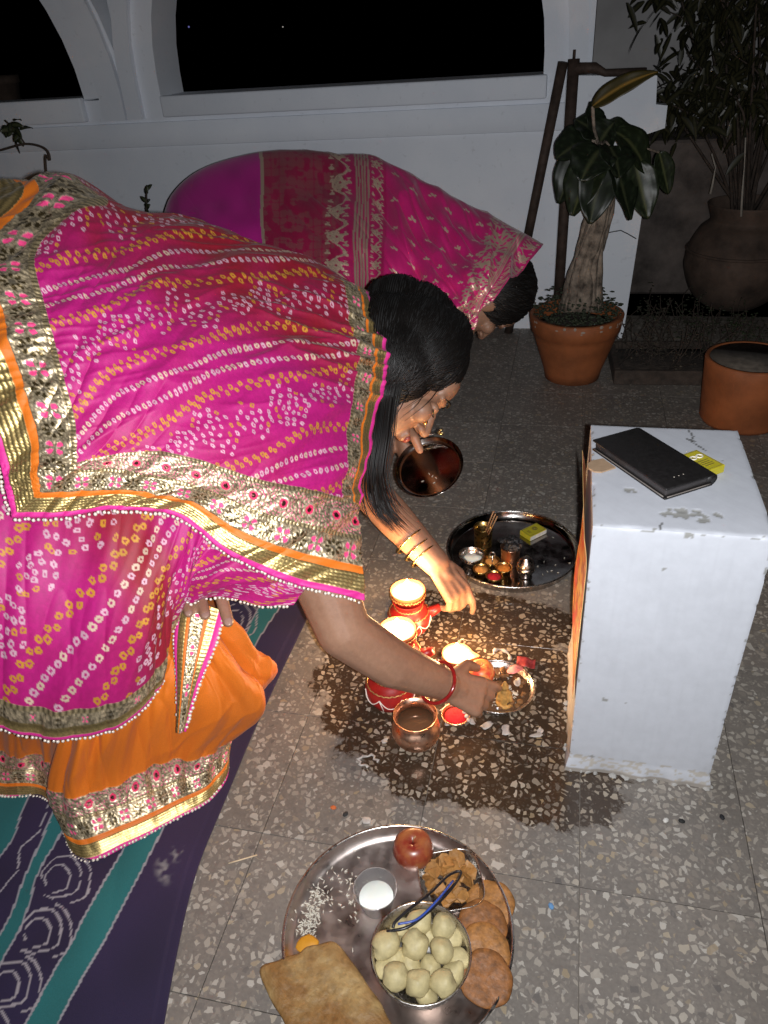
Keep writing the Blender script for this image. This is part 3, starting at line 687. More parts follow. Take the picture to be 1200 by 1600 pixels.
# nose ring / ear drop hanging free
ep = A(664, 648, 1.37)
obj('ear_drop', *merge([tube([ep+np.array([0, 0, .006]), ep-np.array([0, 0, .006])], .0008, 5), lathe([(0, -.018), (.003, -.0175), (.0052, -.013), (.0045, -.008), (.001, -.004), (0, -.004)], 10, at(ep-np.array([0, 0, .002]))), sphere(ep-np.array([0, 0, .024]), .0016, 6, 5)]), M['gold'], w1)
# hair: scalp mass and loose strands
Eh = lambda x, y, z, a, b, d: sphere(HP(x, y, z), np.array([a, b, d]), 22, 15, HO)
hairmass = [Eh(0, -.024, .056, .090, .102, .088), Eh(.036, -.032, .000, .060, .078, .086), Eh(-.03, -.035, .006, .058, .078, .08), Eh(.0, -.075, .02, .08, .075, .085), sphere(A(620, 488, 1.42), .070, 18, 12), sphere(A(655, 497, 1.415), .066, 18, 12), sphere(A(690, 525, 1.41), .058, 18, 12), capsule(A(600, 520, 1.385), .052, A(594, 640, 1.335), .026), capsule(A(594, 640, 1.335), .026, A(586, 735, 1.325), .016)]
ha = fuse('hair', hairmass, plain('hair_base', (.004, .0035, .0035), .75, 0, .2, 50, 0), w1, .004, 8)
from mathutils.kdtree import KDTree
def comb(mesh_o, target, n_, step=.0075, ns=15, near=None):
    me = mesh_o.data; nv_ = len(me.vertices); co = np.empty(nv_*3, np.float32); me.vertices.foreach_get('co', co); co = co.reshape(-1, 3).astype(float); no = np.empty(nv_*3, np.float32); me.vertices.foreach_get('normal', no); no = no.reshape(-1, 3).astype(float)
    kd = KDTree(nv_)
    for i_ in range(nv_): kd.insert(co[i_], i_)
    kd.balance(); vis = np.where(((CC-co)*no).sum(1) > -.25)[0]; out = []
    for k in range(n_):
        i_ = rng.choice(vis); p = co[i_]; tg = target+rng.normal(0, .02, 3); lift = rng.uniform(.0004, .003); q = [p+no[i_]*(-.001)]; dprev = None
        for m_ in range(rng.integers(ns//2, ns+4)):
            d_ = tg-p; L_ = np.linalg.norm(d_)
            if L_ < .03: break
            d_ = d_/L_+rng.normal(0, .05, 3); d_ -= no[i_]*np.dot(d_, no[i_]); d_ = nrm(d_)
            if dprev is not None: d_ = nrm(d_+.9*dprev)
            dprev = d_; c_, i_, _ = kd.find(p+d_*step); p = np.array(c_); q.append(p+no[i_]*lift)
        if len(q) > 4: q = np.array(q); q[1:-1] = (q[:-2]+2*q[1:-1]+q[2:])/4; out.append(q)
    return out

def on_cap(d, k=1.0):
    d = nrm(d); c0 = np.array([.0, -.026, .052]); return HP(*(c0+d*np.array([.094, .103, .090])*k))
strands = comb(ha, A(590, 640, 1.30), 1900)
for i in range(0):
    ph = rng.uniform(.35, 2.9); s0 = np.array([.06+rng.normal(0, .05), math.cos(ph), math.sin(ph)])
    e0 = np.array([rng.uniform(.75, 1.), rng.uniform(-.95, .25), rng.uniform(-.75, -.35)]); pts = []
    for t_ in np.linspace(0, 1, 6): pts.append(on_cap(s0*(1-t_)+e0*t_+np.array([.35*math.sin(pi*t_), 0, 0]), 1.005+.02*rng.random()))
    strands.append(pts)
for i in range(0):                                     # over the back of the head to the nape
    a = np.array([rng.uniform(.25, .95), rng.uniform(-.6, .3), rng.uniform(.3, .8)]); b = np.clip(rng.normal(0, 6, 2), -12, 12)
    m_ = A(650+b[0]*3, 470+b[1]*2.4, 1.330+rng.normal(0, .006)); n_ = A(603+b[0]*1.6, 490+b[1]*2.6, 1.326+.002*abs(b[0])); e_ = A(592+b[0]*.9, 575+b[1]*2, 1.312)
    strands.append([on_cap(a, .99), .5*on_cap(a, .99)+.5*m_, m_, n_, e_])
for i in range(150):                                     # long hair hanging past the cheek
    j = rng.normal(0, 1.15, 2); k_ = rng.random()*1.3-.2
    strands.append([A(612+j[0]*10, 560+j[1]*12, 1.305), A(601+j[0]*8, 620, 1.30), A(594+j[0]*8, 680, 1.305+.01*j[1]), A(586+j[0]*8, 740, 1.305+.008*j[1]), A(590+j[0]*10+k_*8, 775+k_*25, 1.31), A(606+j[0]*12+k_*22, 800+k_*35, 1.315)])
for i in range(9):                                      # thin wisps on the cheek
    x = rng.uniform(0, 1); strands.append([A(615+x*80, 600+x*4, 1.33), A(612+x*62, 618+rng.uniform(0, 14), 1.31), A(605+x*30, 632+rng.uniform(0, 30), 1.312)])
for i in range(16):
    x = rng.uniform(.25, 1); b0_ = np.array([580+150*x, 425+90*x+rng.normal(0, 8)]); strands.append([A(b0_[0]+10, b0_[1]+35, 1.37), A(b0_[0], b0_[1], 1.37), A(b0_[0]-14+rng.normal(0, 10), b0_[1]-2+rng.normal(0, 10), 1.37), A(b0_[0]-30+rng.normal(0, 12), b0_[1]+16+rng.normal(0, 12), 1.365)])
long_hair(strands, .0009, M['hair'], 'hair_strands', ha)['kind'] = 'stuff'
# upper drape of the sari
top = [(-60, 283), (40, 286), (110, 281), (220, 333), (350, 362), (470, 408), (572, 468)]
ridge = [1.16, 1.17, 1.18, 1.22, 1.27, 1.32, 1.36]
rows = [[(x-10, y+190, a+.26) for (x, y), a in zip(top, ridge)], [(x-3, y+45, a+.14) for (x, y), a in zip(top, ridge)], [(x, y, a) for (x, y), a in zip(top, ridge)],
        [(-95, 390, 1.04), (30, 400, 1.04), (140, 410, 1.06), (250, 430, 1.10), (370, 455, 1.15), (485, 500, 1.21), (602, 548, 1.285)],
        [(-60, 520, .98), (60, 520, .98), (170, 540, .99), (280, 560, 1.02), (390, 585, 1.07), (495, 610, 1.14), (587, 650, 1.235)],
        [(-15, 670, .96), (100, 680, .955), (200, 690, .965), (300, 710, .99), (400, 740, 1.03), (490, 760, 1.085), (561, 780, 1.16)],
        [(20, 808, .97), (100, 806, .975), (190, 795, .985), (280, 810, 1.01), (360, 866, 1.04), (450, 908, 1.065), (570, 938, 1.10)]]
s = Sheet(net(rows), .00145, 540)
dr, dl, dbm = s.Lu-s.a, s.a, s.Lv-s.b
red = np.clip((.53+.20*s.a/s.Lu-s.b/s.Lv)/.14, 0, 1)*.95; red = np.maximum(red, np.clip((s.a/s.Lu-.86)/.06, 0, 1)*np.clip((s.Lv*.55-s.b)/.08, 0, 1))
dye(s, red)
bandhani(s, -.62, .185, .05, .022, 5, .92)
L1 = [('pink', .010), ('gold', .029), ('orange', .011), ('flower', .040), ('bead', .007)]; L2 = L1+[('mirror', .047), ('bead', .007)]; L3 = [('pink', .008), ('gold', .014), ('orange', .006), ('flower', .026), ('bead', .005)]
k_ = s.a > .17
kk = np.clip((s.a-.10)/.17, .02, 1)**.8; border(s, np.where(dbm > .097, .097+(dbm-.097)/kk, dbm), s.a, L2)
border(s, dr*1.25, s.b, L3, (dbm > .148) & (s.b > s.Lv*.33))
dle = dl*.74/(1+1.1*np.exp(-((s.b/s.Lv-.37)/.07)**2)); border(s, np.where(dle < dbm, dle, 9.), s.b, L1)
s.fold(.0055, 30, 30, 21, 1.2); s.fold(.0034, 58, 62, 25, 1.0); s.fold(.0012, 150, 140, 27, 1.4); s.crease(.0065, -.62, 3., 26, 121); s.crease(-.005, -.95, 4., 38, 131); s.crease(.003, -.35, 9., 75, 141, 2.); h0 = s.h.copy(); s.crease(.012, -.15, 4., 30, 301); s.h = h0+(s.h-h0)*np.clip((s.a/s.Lu-.55)*3, 0, 1)
dp = s.build('sari_upper_drape', M['cloth'], w1)
pearls('pearl_trim', s.Pf[-1]-np.array([0, 0, .004]), dp); pearls('pearl_trim', s.Pf[int(s.nv*.4):, 0]-CR*.004, dp)
# lower drape over the lap
top = [(-60, 740), (0, 760), (60, 762), (120, 762), (180, 760), (230, 765), (270, 775), (300, 792), (320, 810), (345, 830), (370, 845), (405, 862), (445, 882), (490, 905)]
bot = [(-60, 1112), (0, 1131), (52, 1151), (103, 1157), (155, 1149), (207, 1120), (238, 1079), (258, 1027), (266, 990), (275, 950), (292, 935), (331, 935), (393, 938), (460, 941)]
at_ = np.linspace(1.02, 1.09, 14); ab = [1.08, 1.08, 1.085, 1.09, 1.095, 1.10, 1.105, 1.105, 1.10, 1.10, 1.11, 1.115, 1.12, 1.115]; bu = [.05]*6+[.04, .03, .025, .02, .015, .01, .005, .0]
s = Sheet(net(ladder(top, bot, 6, at_, ab, bu)), .0015, 470)
db = s.Lv-s.b
red = np.exp(-((s.a/s.Lu-.40-.25*(s.b/s.Lv-.4))/.10)**2)*1.0
dye(s, red); bandhani(s, -1.05, .18, .05, .024, 9, 1.0)
wl = np.clip((.72-s.a/s.Lu)/.02, 0, 1)
border(s, db, s.a, [('pink', .004), ('gold', .009), ('flower', .012), ('bead', .004)], s.a < s.Lu*.66)
s.fold(.007, 40, -8, 31, 1.1); s.fold(.0036, 75, 15, 35); s.fold(.0014, 170, 30, 37, 1.4); s.crease(.008, 1.9, 3., 26, 151); s.crease(-.005, 1.6, 5., 44, 161)
dp = s.build('sari_lower_drape', M['cloth'], w1); pearls('pearl_trim', s.Pf[-1]-np.array([0, 0, .003]), dp)
# folded corner of the border hanging from the fingers
rows = [[(280, 938, 1.128), (300, 940, 1.124), (325, 946, 1.122), (353, 955, 1.126)], [(272, 1000, 1.114), (293, 1003, 1.108), (312, 1006, 1.106), (336, 1010, 1.112)], [(276, 1065, 1.112), (288, 1066, 1.104), (300, 1068, 1.102), (312, 1068, 1.110)], [(279, 1143, 1.12), (282, 1144, 1.116), (286, 1144, 1.116), (290, 1143, 1.12)]]
s = Sheet(net(rows), .0009, 260); fr = s.a/s.Lu
s.col[:] = ORG; border(s, np.minimum(fr, 1-fr)*.07, s.b, [('pink', .008), ('gold', .012), ('orange', .005), ('flower', .03)]); s.h += .004*np.sin(fr*pi*2)
dp = s.build('sari_hanging_corner', M['cloth'], w1); pearls('pearl_trim', s.Pf[:, 0], dp, .0028); pearls('pearl_trim', s.Pf[:, -1], dp, .0028)
# orange skirt with embroidered hem
gh = lambda x, y: (x, y, CAM_H/(-ray(x, y)[2])*.996)
def up(x, y, z): return (x, y, (CAM_H-z)/(-ray(x, y)[2]))
hem = [(-90, 1225), (0, 1246), (76, 1254), (124, 1345), (200, 1321), (280, 1280), (334, 1246), (356, 1195), (330, 1130), (180, 1080), (-60, 1080)]
low = [(-90, 1170), (0, 1180), (72, 1192), (98, 1245), (180, 1232), (262, 1200), (332, 1176), (362, 1130), (330, 1080), (180, 1030), (-60, 1030)]
mid_ = [(-90, 1090), (0, 1095), (70, 1110), (120, 1140), (190, 1130), (285, 1095), (376, 1118), (419, 1066), (380, 1010), (190, 960), (-60, 960)]
hi = [(-90, 1030), (0, 1040), (70, 1050), (125, 1060), (190, 1050), (270, 1020), (345, 1045), (394, 1030), (365, 985), (190, 920), (-60, 920)]
tp = [(-90, 900), (0, 900), (80, 900), (130, 900), (190, 900), (250, 920), (305, 955), (345, 968), (330, 945), (190, 860), (-60, 860)]
rows = [[(x, y, a) for (x, y), a in zip(tp, [1.12, 1.12, 1.12, 1.12, 1.125, 1.13, 1.135, 1.17, 1.27, 1.42, 1.42])], [(x, y, a) for (x, y), a in zip(hi, [1.14, 1.13, 1.13, 1.13, 1.135, 1.14, 1.165, 1.22, 1.30, 1.45, 1.45])],
        [(x, y, a) for (x, y), a in zip(mid_, [1.15, 1.15, 1.15, 1.135, 1.14, 1.155, 1.20, 1.25, 1.36, 1.48, 1.48])], [up(x, y, .066 if i > 2 else .05) for i, (x, y) in enumerate(low)], [gh(x, y) for x, y in hem]]
for i in range(3, 7): x, y, a = rows[2][i]
s = Sheet(net(rows), .0017, 470); db = s.Lv-s.b; s.col[:] = ORG; s.col *= (.80+.30*vnoise(s.a, s.b, 12, 41))[..., None]
s.fold(.012, 30, 6, 51, 1.5); s.fold(.007, 55, -14, 55, 1.5); s.fold(.003, 110, 20, 57, 1.5); s.crease(.008, 1.45, 4., 20, 171); s.crease(-.005, 1.15, 6., 34, 181); s.crease(.004, 2.2, 12., 40, 191); s.h *= np.clip(db/.10, .10, 1)
border(s, db, s.a, [('pink', .007), ('gold', .022), ('orange', .007), ('flower', .034), ('bead', .005), ('mirror', .036)])
dp = s.build('orange_skirt', M['cloth'], w1); pearls('pearl_trim', s.Pf[-1]+np.array([0, 0, .004]), dp)
# the sari wrapped round the hips and down to the floor
path = cr(np.array([A(110, 580, 1.21), A(-40, 565, 1.22), A(-190, 575, 1.25), pelvis+np.array([-.10, .02, -.10]), (pelvis+np.array([-.12, .03, -.10]))*.5+(G(-240, 1150)+np.array([0, 0, .05]))*.5, G(-240, 1150, .015)]), 14); rad = np.interp(np.linspace(0, 5, 14), range(6), [.15, .175, .185, .20, .205, .225])
T_ = np.gradient(path, axis=0); T_ /= np.linalg.norm(T_, axis=1)[:, None]; T_[-3:] = (0, 0, -1); sd = nrm(np.cross(T_[0], [0, 0, 1.])); rings = []
for i in range(14):
    sd = nrm(sd-T_[i]*np.dot(sd, T_[i])); up3 = np.cross(T_[i], sd); rings.append([path[i]+rad[i]*(1+.03*math.sin(a*7+i))*(math.cos(a)*sd+math.sin(a)*up3) for a in np.linspace(0, 2*pi, 25)])
s = Sheet(np.array(rings), .0032, 330); dye(s, .5*np.ones_like(s.a)); bandhani(s, .9, .18, .03, .01, 13, 1.1); s.fold(.008, 30, 4, 61); s.build('sari_hip_wrap', M['cloth'], w1)
# bangle on the right wrist
for q, (x, y, ax) in enumerate([(683, 1066, 1.283)]):
    c_ = A(x, y, ax); d, s_, u_ = frame_of(A(694, 1069, 1.295)-A(660, 1055, 1.265)); bpts = [c_+.036*(math.cos(a)*s_+math.sin(a)*u_)+d*.005*math.sin(a+1) for a in np.linspace(0, 2*pi, 41)]
    obj('bangle', *tube(bpts, .0032, 8, False), M['glass_red'], w1)
    bpts = [c_+d*.006+.0355*(math.cos(a)*s_+math.sin(a)*u_) for a in np.linspace(0, 2*pi, 41)]; obj('bangle', *tube(bpts, .0018, 6, False), M['gold'], w1)

# ------------------------------------------------------------------ the woman behind
w2 = thing('person', 'woman in a plum and pink brocade sari stooping behind, her head covered', 'person', G(330, 700))
hc2 = A(762, 468, 2.06); hf2 = .15*CR-.82*CU+.52*CF; hu2 = .97*CR+.16*CU+.05*CF
hp, HP2, HO2 = head(hc2, hf2, hu2, .96); parts = list(hp)
pel = A(330, 400, 2.36); chs = A(600, 430, 2.14)
parts += chain([pel, A(470, 390, 2.25), chs, A(690, 440, 2.06)], [.15, .13, .12, .08])+chain([A(690, 440, 2.06), HP2(0, -.02, -.06)], [.055, .05])
# her right arm comes down behind the other woman's hair to the lamps
shr = A(640, 500, 1.98); el = A(572, 762, 1.60); wr2 = A(681, 880, 1.545)
parts += chain([chs, shr, A(600, 640, 1.78), el], [.09, .06, .047, .043]) + chain([el, A(618, 812, 1.575), wr2], [.042, .040, .029])
hpz, tips2 = hand(wr2, nrm(A(712, 922, 1.535)-wr2), nrm(-CF*.75+CU*.55+CR*.25), -1, .92, spread=.03, thumb=(.5, .6), curls=((.35, .45, .3), (.75, .8, .5), (.85, .9, .5), (.95, .95, .5)))
parts += hpz
# left hand holding the small plate
TC = A(672, 733, 1.60); TN = nrm(-CF*.80+CU*.45-CR*.30)          # centre and facing of the held plate
TX_ = nrm(np.cross(CU, TN)); TY_ = np.cross(TN, TX_)
wl = A(612, 655, 1.70)
parts += chain([chs, A(690, 545, 2.0), A(650, 640, 1.86), wl], [.085, .052, .042, .028])
th = [A(618, 668, 1.67), A(636, 668, 1.60), A(648, 684, 1.577), A(656, 703, 1.575)]
parts += chain(th, [.017, .0125, .0108, .009])
for j in range(4):
    parts += chain([A(614+j*4, 668+j*12, 1.685), A(630+j*2, 692+j*12, 1.655), A(650, 708+j*12, 1.650)], [.011, .0092, .0078])
# legs
for dx in (-.09, .09):
    kn = pel+np.array([.22, dx-.05, -.40]); ft = np.array([pel[0]+.05, pel[1]+dx, .04])
    parts += chain([pel+np.array([0, dx, -.05]), kn, ft+np.array([0, 0, .03])], [.11, .065, .042])+chain([ft, ft+np.array([.15, -.02, -.01])], [.035, .025])
fuse('body', parts, M['skin_b'], w2)
E2 = lambda x, y, z, a, b, d: sphere(HP2(x, y, z), np.array([a, b, d]), 22, 15, HO2)
ha2 = fuse('hair', [E2(0, -.026, .045, .090, .104, .094), E2(0, -.06, .0, .08, .08, .085)], bpy.data.materials['hair_base'], w2, .004, 8)
st = []
for i in range(260):
    ph = rng.uniform(.1, 2.9); s0 = np.array([rng.normal(0, .05), math.cos(ph), math.sin(ph)]); e0 = np.array([rng.uniform(.6, 1), rng.uniform(-.6, .5), rng.uniform(-.9, -.2)]); q = []
    for t_ in np.linspace(0, 1, 6): d_ = nrm(s0*(1-t_)+e0*t_+np.array([.4*math.sin(pi*t_), 0, 0])); q.append(HP2(*(np.array([0, -.030, .045])+d_*np.array([.087, .099, .091])*1.006)))
    st.append(q)
st += comb(ha2, HP2(.02, -.07, -.06), 700)
long_hair(st, .0010, M['hair'], 'hair_strands', ha2)['kind'] = 'stuff'
top = [(253, 345), (268, 305), (305, 270), (365, 247), (440, 235), (520, 240), (600, 252), (690, 298), (770, 338), (848, 383)]
bot = [(262, 430), (290, 490), (340, 540), (390, 570), (440, 590), (520, 600), (600, 600), (655, 570), (695, 540), (736, 506)]
ra = [2.36, 2.34, 2.32, 2.28, 2.24, 2.2, 2.15, 2.09, 2.05, 2.02]; ba = [2.25, 2.2, 2.17, 2.14, 2.1, 2.05, 2.0, 1.96, 1.93, 1.905]
bu = [.06, .12, .15, .16, .15, .14, .13, .125, .12, .085]
near = ladder(top, bot, 6, ra, ba, bu)
tk = [0, 0, 0, 0, 0, 0, 0, .2, .6, 1.]; rows = [[(x-60*k, y+160-90*k, a+.30-.10*k) for (x, y), a, k in zip(top, ra, tk)], [(x-12*k, y+40-25*k, a+.15-.05*k) for (x, y), a, k in zip(top, ra, tk)]]+near
s = Sheet(net(rows), .0019, 520)
x_, y_ = s.a/s.Lu, s.b
vv = s.b/s.Lv; aa = x_+.05*np.sin(vv*4)-.0
PLUM = np.array((.50, .018, .26)); WINE = np.array((.32, .014, .065)); HOT = np.array((.58, .018, .17)); BGOLD = np.array((.74, .54, .40))
aw = x_+.010*(vnoise(s.a, s.b, 8, 61)-.5)
c1 = .40; c2 = .615; c3 = .67; c4 = .60
s.col[:] = PLUM; k = aw > c1; s.col[k] = WINE; k = aw > c2-.04; s.col[k] = WINE*.5+HOT*.5; k = aw > c3; s.col[k] = HOT
s.col *= (.85+.3*vnoise(s.a, s.b, 20, 62))[..., None]
# shot gold weft near the ridge and at the edge of the plain part
fine = (np.sin(s.a*2*pi/.0042)*np.sin(s.b*2*pi/.0042) > .1)
k = (aw > c1) & (aw < c2-.05) & (vnoise(s.a, s.b, 60, 63)+.5*(.62-vv) > .5) & fine; s.col[k] = s.col[k]*.55+BGOLD*.22; s.met[k] = .3
k = np.abs(aw-c1) < .004; s.col[k] = BGOLD*.9; s.met[k] = .5
def brocade(s, k, l, d, per, w, seed):
    """scrolling leaves and flowers woven in gold"""
    q = np.floor(l/per); y = l-(q+.5)*per; z = d-w*.5; r = np.hypot(y, z); th = np.arctan2(z, y)
    fl_ = (r < w*.30*(.62+.38*np.abs(np.cos(3*th)))) & (r > w*.05)
    vine = np.abs(z-w*.30*np.sin(l*2*pi/per*1.0+pi/2)) < w*.055
    lf = np.abs(np.sin(l*2*pi/per*3))*w*.20; leaf_ = (np.abs(np.abs(z)-w*.33) < lf*.55) & (np.sin(l*2*pi/per*3+1) > .1)
    m = k & (fl_ | vine | leaf_); s.col[m] = BGOLD*(.85+.4*rng.random(m.sum()))[:, None]; s.met[m] = .55; s.h[m] += .0006
wd = .055*s.Lu
brocade(s, (aw > c2-.075) & (aw < c2-.02), s.b, (aw-(c2-.075))*s.Lu, .085, wd, 1)
k = (aw > c2-.015) & (aw < c2+.018); st_ = np.sin((aw-c2)*s.Lu*2*pi/.008) > -.2; s.col[k & st_] = BGOLD*.8; s.met[k & st_] = .5
brocade(s, (aw > c2+.02) & (aw < c2+.05), s.b, (aw-(c2+.02))*s.Lu, .05, .03*s.Lu, 2)
R = random.Random(4)
for i in range(150):                                     # small woven leaf sprigs
    a_ = R.uniform(c3+.0, .86)*s.Lu; b_ = R.uniform(.18, 1)*s.Lv
    col_ = (BGOLD*1.05)
    if i % 3 == 0: a_ = (c3+.02+.036*((i//3) % 6))*s.Lu; b_ = (.26+.075*((i//3)//6)+.03*((i//3) % 2))*s.Lv
    else: continue
    for o_ in (-.006, 0, .006): s.stamp(a_+o_, b_+abs(o_)*.6, -.5+o_*90, .0026, .0062 if o_ == 0 else .0046, col_, 0, .4, .0005, 'oval')
# wide gold border and flowered edge over the head
e_ = (1-x_)*s.Lu
k = (e_ > .045) & (e_ < .062); st_ = np.sin(e_*2*pi/.0058) > -.3; s.col[k & st_] = BGOLD; s.met[k & st_] = .55
k = (e_ > .062) & (e_ < .125+.014*np.abs(np.sin(s.b*2*pi/.05))); zig = (vnoise(s.a, s.b, 90, 66) > .36) & (np.sin(s.b*2*pi/.025+6*vnoise(s.a, s.b, 40, 67))*np.sin(e_*2*pi/.026) > -.35); s.col[k & zig] = BGOLD*.9; s.met[k & zig] = .5
brocade(s, e_ < .043, s.b, e_, .055, .042, 3)
s.fold(.009, 16, -20, 71, 1.2); s.fold(.008, 44, 10, 72, 1.0); s.fold(.004, 90, -16, 73, 1.4); s.crease(.010, 1.2, 3, 22, 201); s.crease(-.008, .9, 4, 34, 211); s.crease(.016, 1.35, 2.5, 16, 221); s.crease(-.010, 1.0, 3.5, 24, 231); s.h *= np.clip((x_-.36)*4, .06, 1)*np.clip((vv-.28)/.12, .18, 1)*1.25
s.build('brocade_sari', M['brocade'], w2, .002)
# skirt of the sari down to the floor
pr_ = []
base_c = np.array([pel[0], pel[1]])
for z, rx, ry, ox in ((.64, .10, .10, .05), (.58, .13, .13, .06), (.40, .17, .17, .08), (.18, .19, .19, .07), (.012, .22, .21, .06)):
    ring = []
    for i in range(25):
        a = 2*pi*i/24; w_ = 1+.05*math.sin(a*9)*(1-z)
        ring.append((base_c[0]+ox+rx*math.cos(a)*w_, base_c[1]+ry*math.sin(a)*w_, z))
    pr_.append(ring)
s = Sheet(np.array(pr_), .006, 160); s.col[:] = PLUM; s.h *= 0; s.build('sari_skirt', M['brocade'], w2)
for (x, y, ax, r) in ((664, 868, 1.553, .034), (655, 858, 1.557, .035), (643, 845, 1.562, .037)):
    c_ = A(x, y, ax); d, s_, u_ = frame_of(wr2-el); b_ = [c_+r*(math.cos(a)*s_+math.sin(a)*u_) for a in np.linspace(0, 2*pi, 37)]
    obj('bangle', *tube(b_, .0022, 6, False), M['gold'], w2)

# ------------------------------------------------------------------ white plinth with print, phone and matchbox
PC = np.array([.3355*.82*math.cos(YAW)-.9948*.82*math.sin(YAW), .3355*.82*math.sin(YAW)+.9948*.82*math.cos(YAW)])
PW, PD, PH = .226, .299, .496
PYAW = math.radians(.2); PM = rotz(PYAW, (PC[0], PC[1], 0))
pl = thing('plinth', 'knee-high white painted masonry plinth with chipped edges beside the lamps', 'plinth', xf(np.array([[PW/2, PD/2, 0]]), PM)[0])
def plinth_face(o, ux, vx, lu, lv, name, paint=None):
    nu, nv = int(lu/.0028), int(lv/.0028); u_, v_ = np.meshgrid(np.linspace(0, lu, nu), np.linspace(0, lv, nv))
    P = o+u_[..., None]*ux+v_[..., None]*vx; return P, u_, v_, nu, nv
X, Y, Z = np.eye(3); faces = [(np.array([0, 0, 0.]), X, Z, PW, PH, 'front'), (np.array([0, PD, 0.]), -Y, Z, PD, PH, 'left'), (np.array([PW, 0, 0.]), Y, Z, PD, PH, 'right'), (np.array([PW, PD, 0.]), -X, Z, PW, PH, 'back'), (np.array([0, 0, PH]), X, Y, PW, PD, 'top')]
allP, allF, allC, n = [], [], [], 0
for o, ux, vx, lu, lv, nm in faces:
    P, u_, v_, nu, nv = plinth_face(o, ux, vx, lu, lv, nm)
    x, y, z = P[..., 0], P[..., 1], P[..., 2]
    ctr = np.array([PW/2, PD/2, PH/2]); dx = np.minimum(x, PW-x); dy = np.minimum(y, PD-y); dz = PH-z
    srt = np.sort(np.stack([dx, dy, dz], -1), -1); ed = srt[..., 1]          # distance to nearest edge
    e3 = np.clip(1-ed/.007, 0, 1); nz = vnoise(x+2*z, y+z*1.3, 60, 81)
    chip = e3**2*(.0016+.004*np.clip(nz-.70, 0, 1)*3); dirv = (ctr-P); dirv /= np.linalg.norm(dirv, axis=2)[..., None]
    taper = (P-np.array([PW/2, PD/2, 0]))*np.array([1, 1, 0])*(-.022*(1-z/PH))[..., None]
    foot = np.clip(1-z/.03, 0, 1)[..., None]*(P-np.array([PW/2, PD/2, 0]))*np.array([1, 1, 0])*.045*(.3+vnoise(x*1.3+y, y+z*.4, 45, 83))[..., None]
    bulge = (vnoise(x+z*.7, y+z*.9, 7, 84)-.5)*.0012
    P2 = P+dirv*chip[..., None]+taper+foot+dirv*bulge[..., None]
    c = np.ones(P.shape)*np.array((.52, .54, .59)); c *= (.97+.05*vnoise(x+z, y-z*.6, 14, 85))[..., None]
    c *= (1-.04*np.clip(vnoise((x+y)*5, z*.6, 40, 311)-.55, 0, 1)*2)[..., None]; gr_ = np.clip(1-z/.07, 0, 1)*vnoise(x*3+y*3, z*6, 12, 312); c = c*(1-.35*gr_[..., None])+np.array((.25, .21, .17))*.35*gr_[..., None]
    g = np.array((.27, .27, .26))
    k = (e3 > .25) & (vnoise(x*1.1+z, y+z*1.2, 110, 86) > .83); c[k] = g
    k = (z < .035) & (vnoise(x*2+y, z*3+y, 90, 87) > .62); c[k] = np.array((.42, .39, .35)); k = z < .006; c[k] = np.array((.3, .27, .24))
    if nm == 'top':
        for (px_, py_, rx, ry) in ((1085, 805, .030, .010), (1100, 812, .018, .006), (1068, 797, .016, .005), (983, 768, .009, .009), (1040, 710, .022, .012), (1130, 720, .003, .002), (935, 728, .010, .006)):
            w_ = np.linalg.inv(PM)@np.r_[G(px_, py_, PH), 1]; d = np.hypot((x-w_[0])/rx, (y-w_[1])/ry)+(vnoise(x, y, 150, 88)-.5)*1.5; k = d < .85; c[k] = g*1.1; P2[k] -= Z*.0008
        cracks = [[(1075, 672), (1083, 682), (1080, 688), (1086, 690)], [(1074, 686), (1085, 693), (1102, 704)], [(1033, 817), (1032, 826)], [(1090, 742), (1100, 747), (1112, 753)]]
        for L_ in cracks:
            q = [tuple((np.linalg.inv(PM)@np.r_[G(a, b, PH), 1])[:2]) for a, b in L_]; k = seg_dist(x, y, q) < .0014; c[k] = (.12, .12, .12)
    if nm == 'front':
        for (px_, py_, rx) in ((1077, 836, .006), (1036, 890, .0022), (1010, 1053, .002), (945, 1095, .004), (924, 1185, .004), (978, 1100, .003)):
            d_ = ray(px_, py_); w_ = np.linalg.inv(PM)@np.r_[CC+d_*0, 1]; dv = PM[:3, :3].T@d_; tt_ = -w_[1]/dv[1]; hx, hz = w_[0]+dv[0]*tt_, w_[2]+dv[2]*tt_
            k = np.hypot(x-hx, (z-hz))+(vnoise(x, z, 300, 89)-.5)*.004 < rx; c[k] = g
    allP.append(P2.reshape(-1, 3)); f = grid_faces(nv, nu); allF.append(f+n); allC.append(c.reshape(-1, 3)); n += nu*nv
me = mesh_from('masonry_block', xf(np.concatenate(allP), PM), np.concatenate(allF)); set_attr(me, 'col', np.concatenate(allC)); link('masonry_block', me, M['painted_block'], pl)
rub = []
for i in range(26):                                      # crumbling render along the foot
    t_ = rng.random(); side = rng.choice([0, 0, 1, 2]); q = {0: (t_*PW, -.003), 1: (-.003, t_*PD*.8), 2: (PW+.002, t_*PD*.5)}[side]; rub.append(sphere(xf(np.array([[q[0], q[1], .001]]), PM)[0], (rng.uniform(.002, .008), rng.uniform(.002, .006), rng.uniform(.0015, .004)), 6, 4, rotz(rng.uniform(0, 3))))
obj('plaster_crumbs', *merge(rub), plain('loose_plaster', (.36, .35, .33), .9, 0, .2), pl, False)['kind'] = 'stuff'
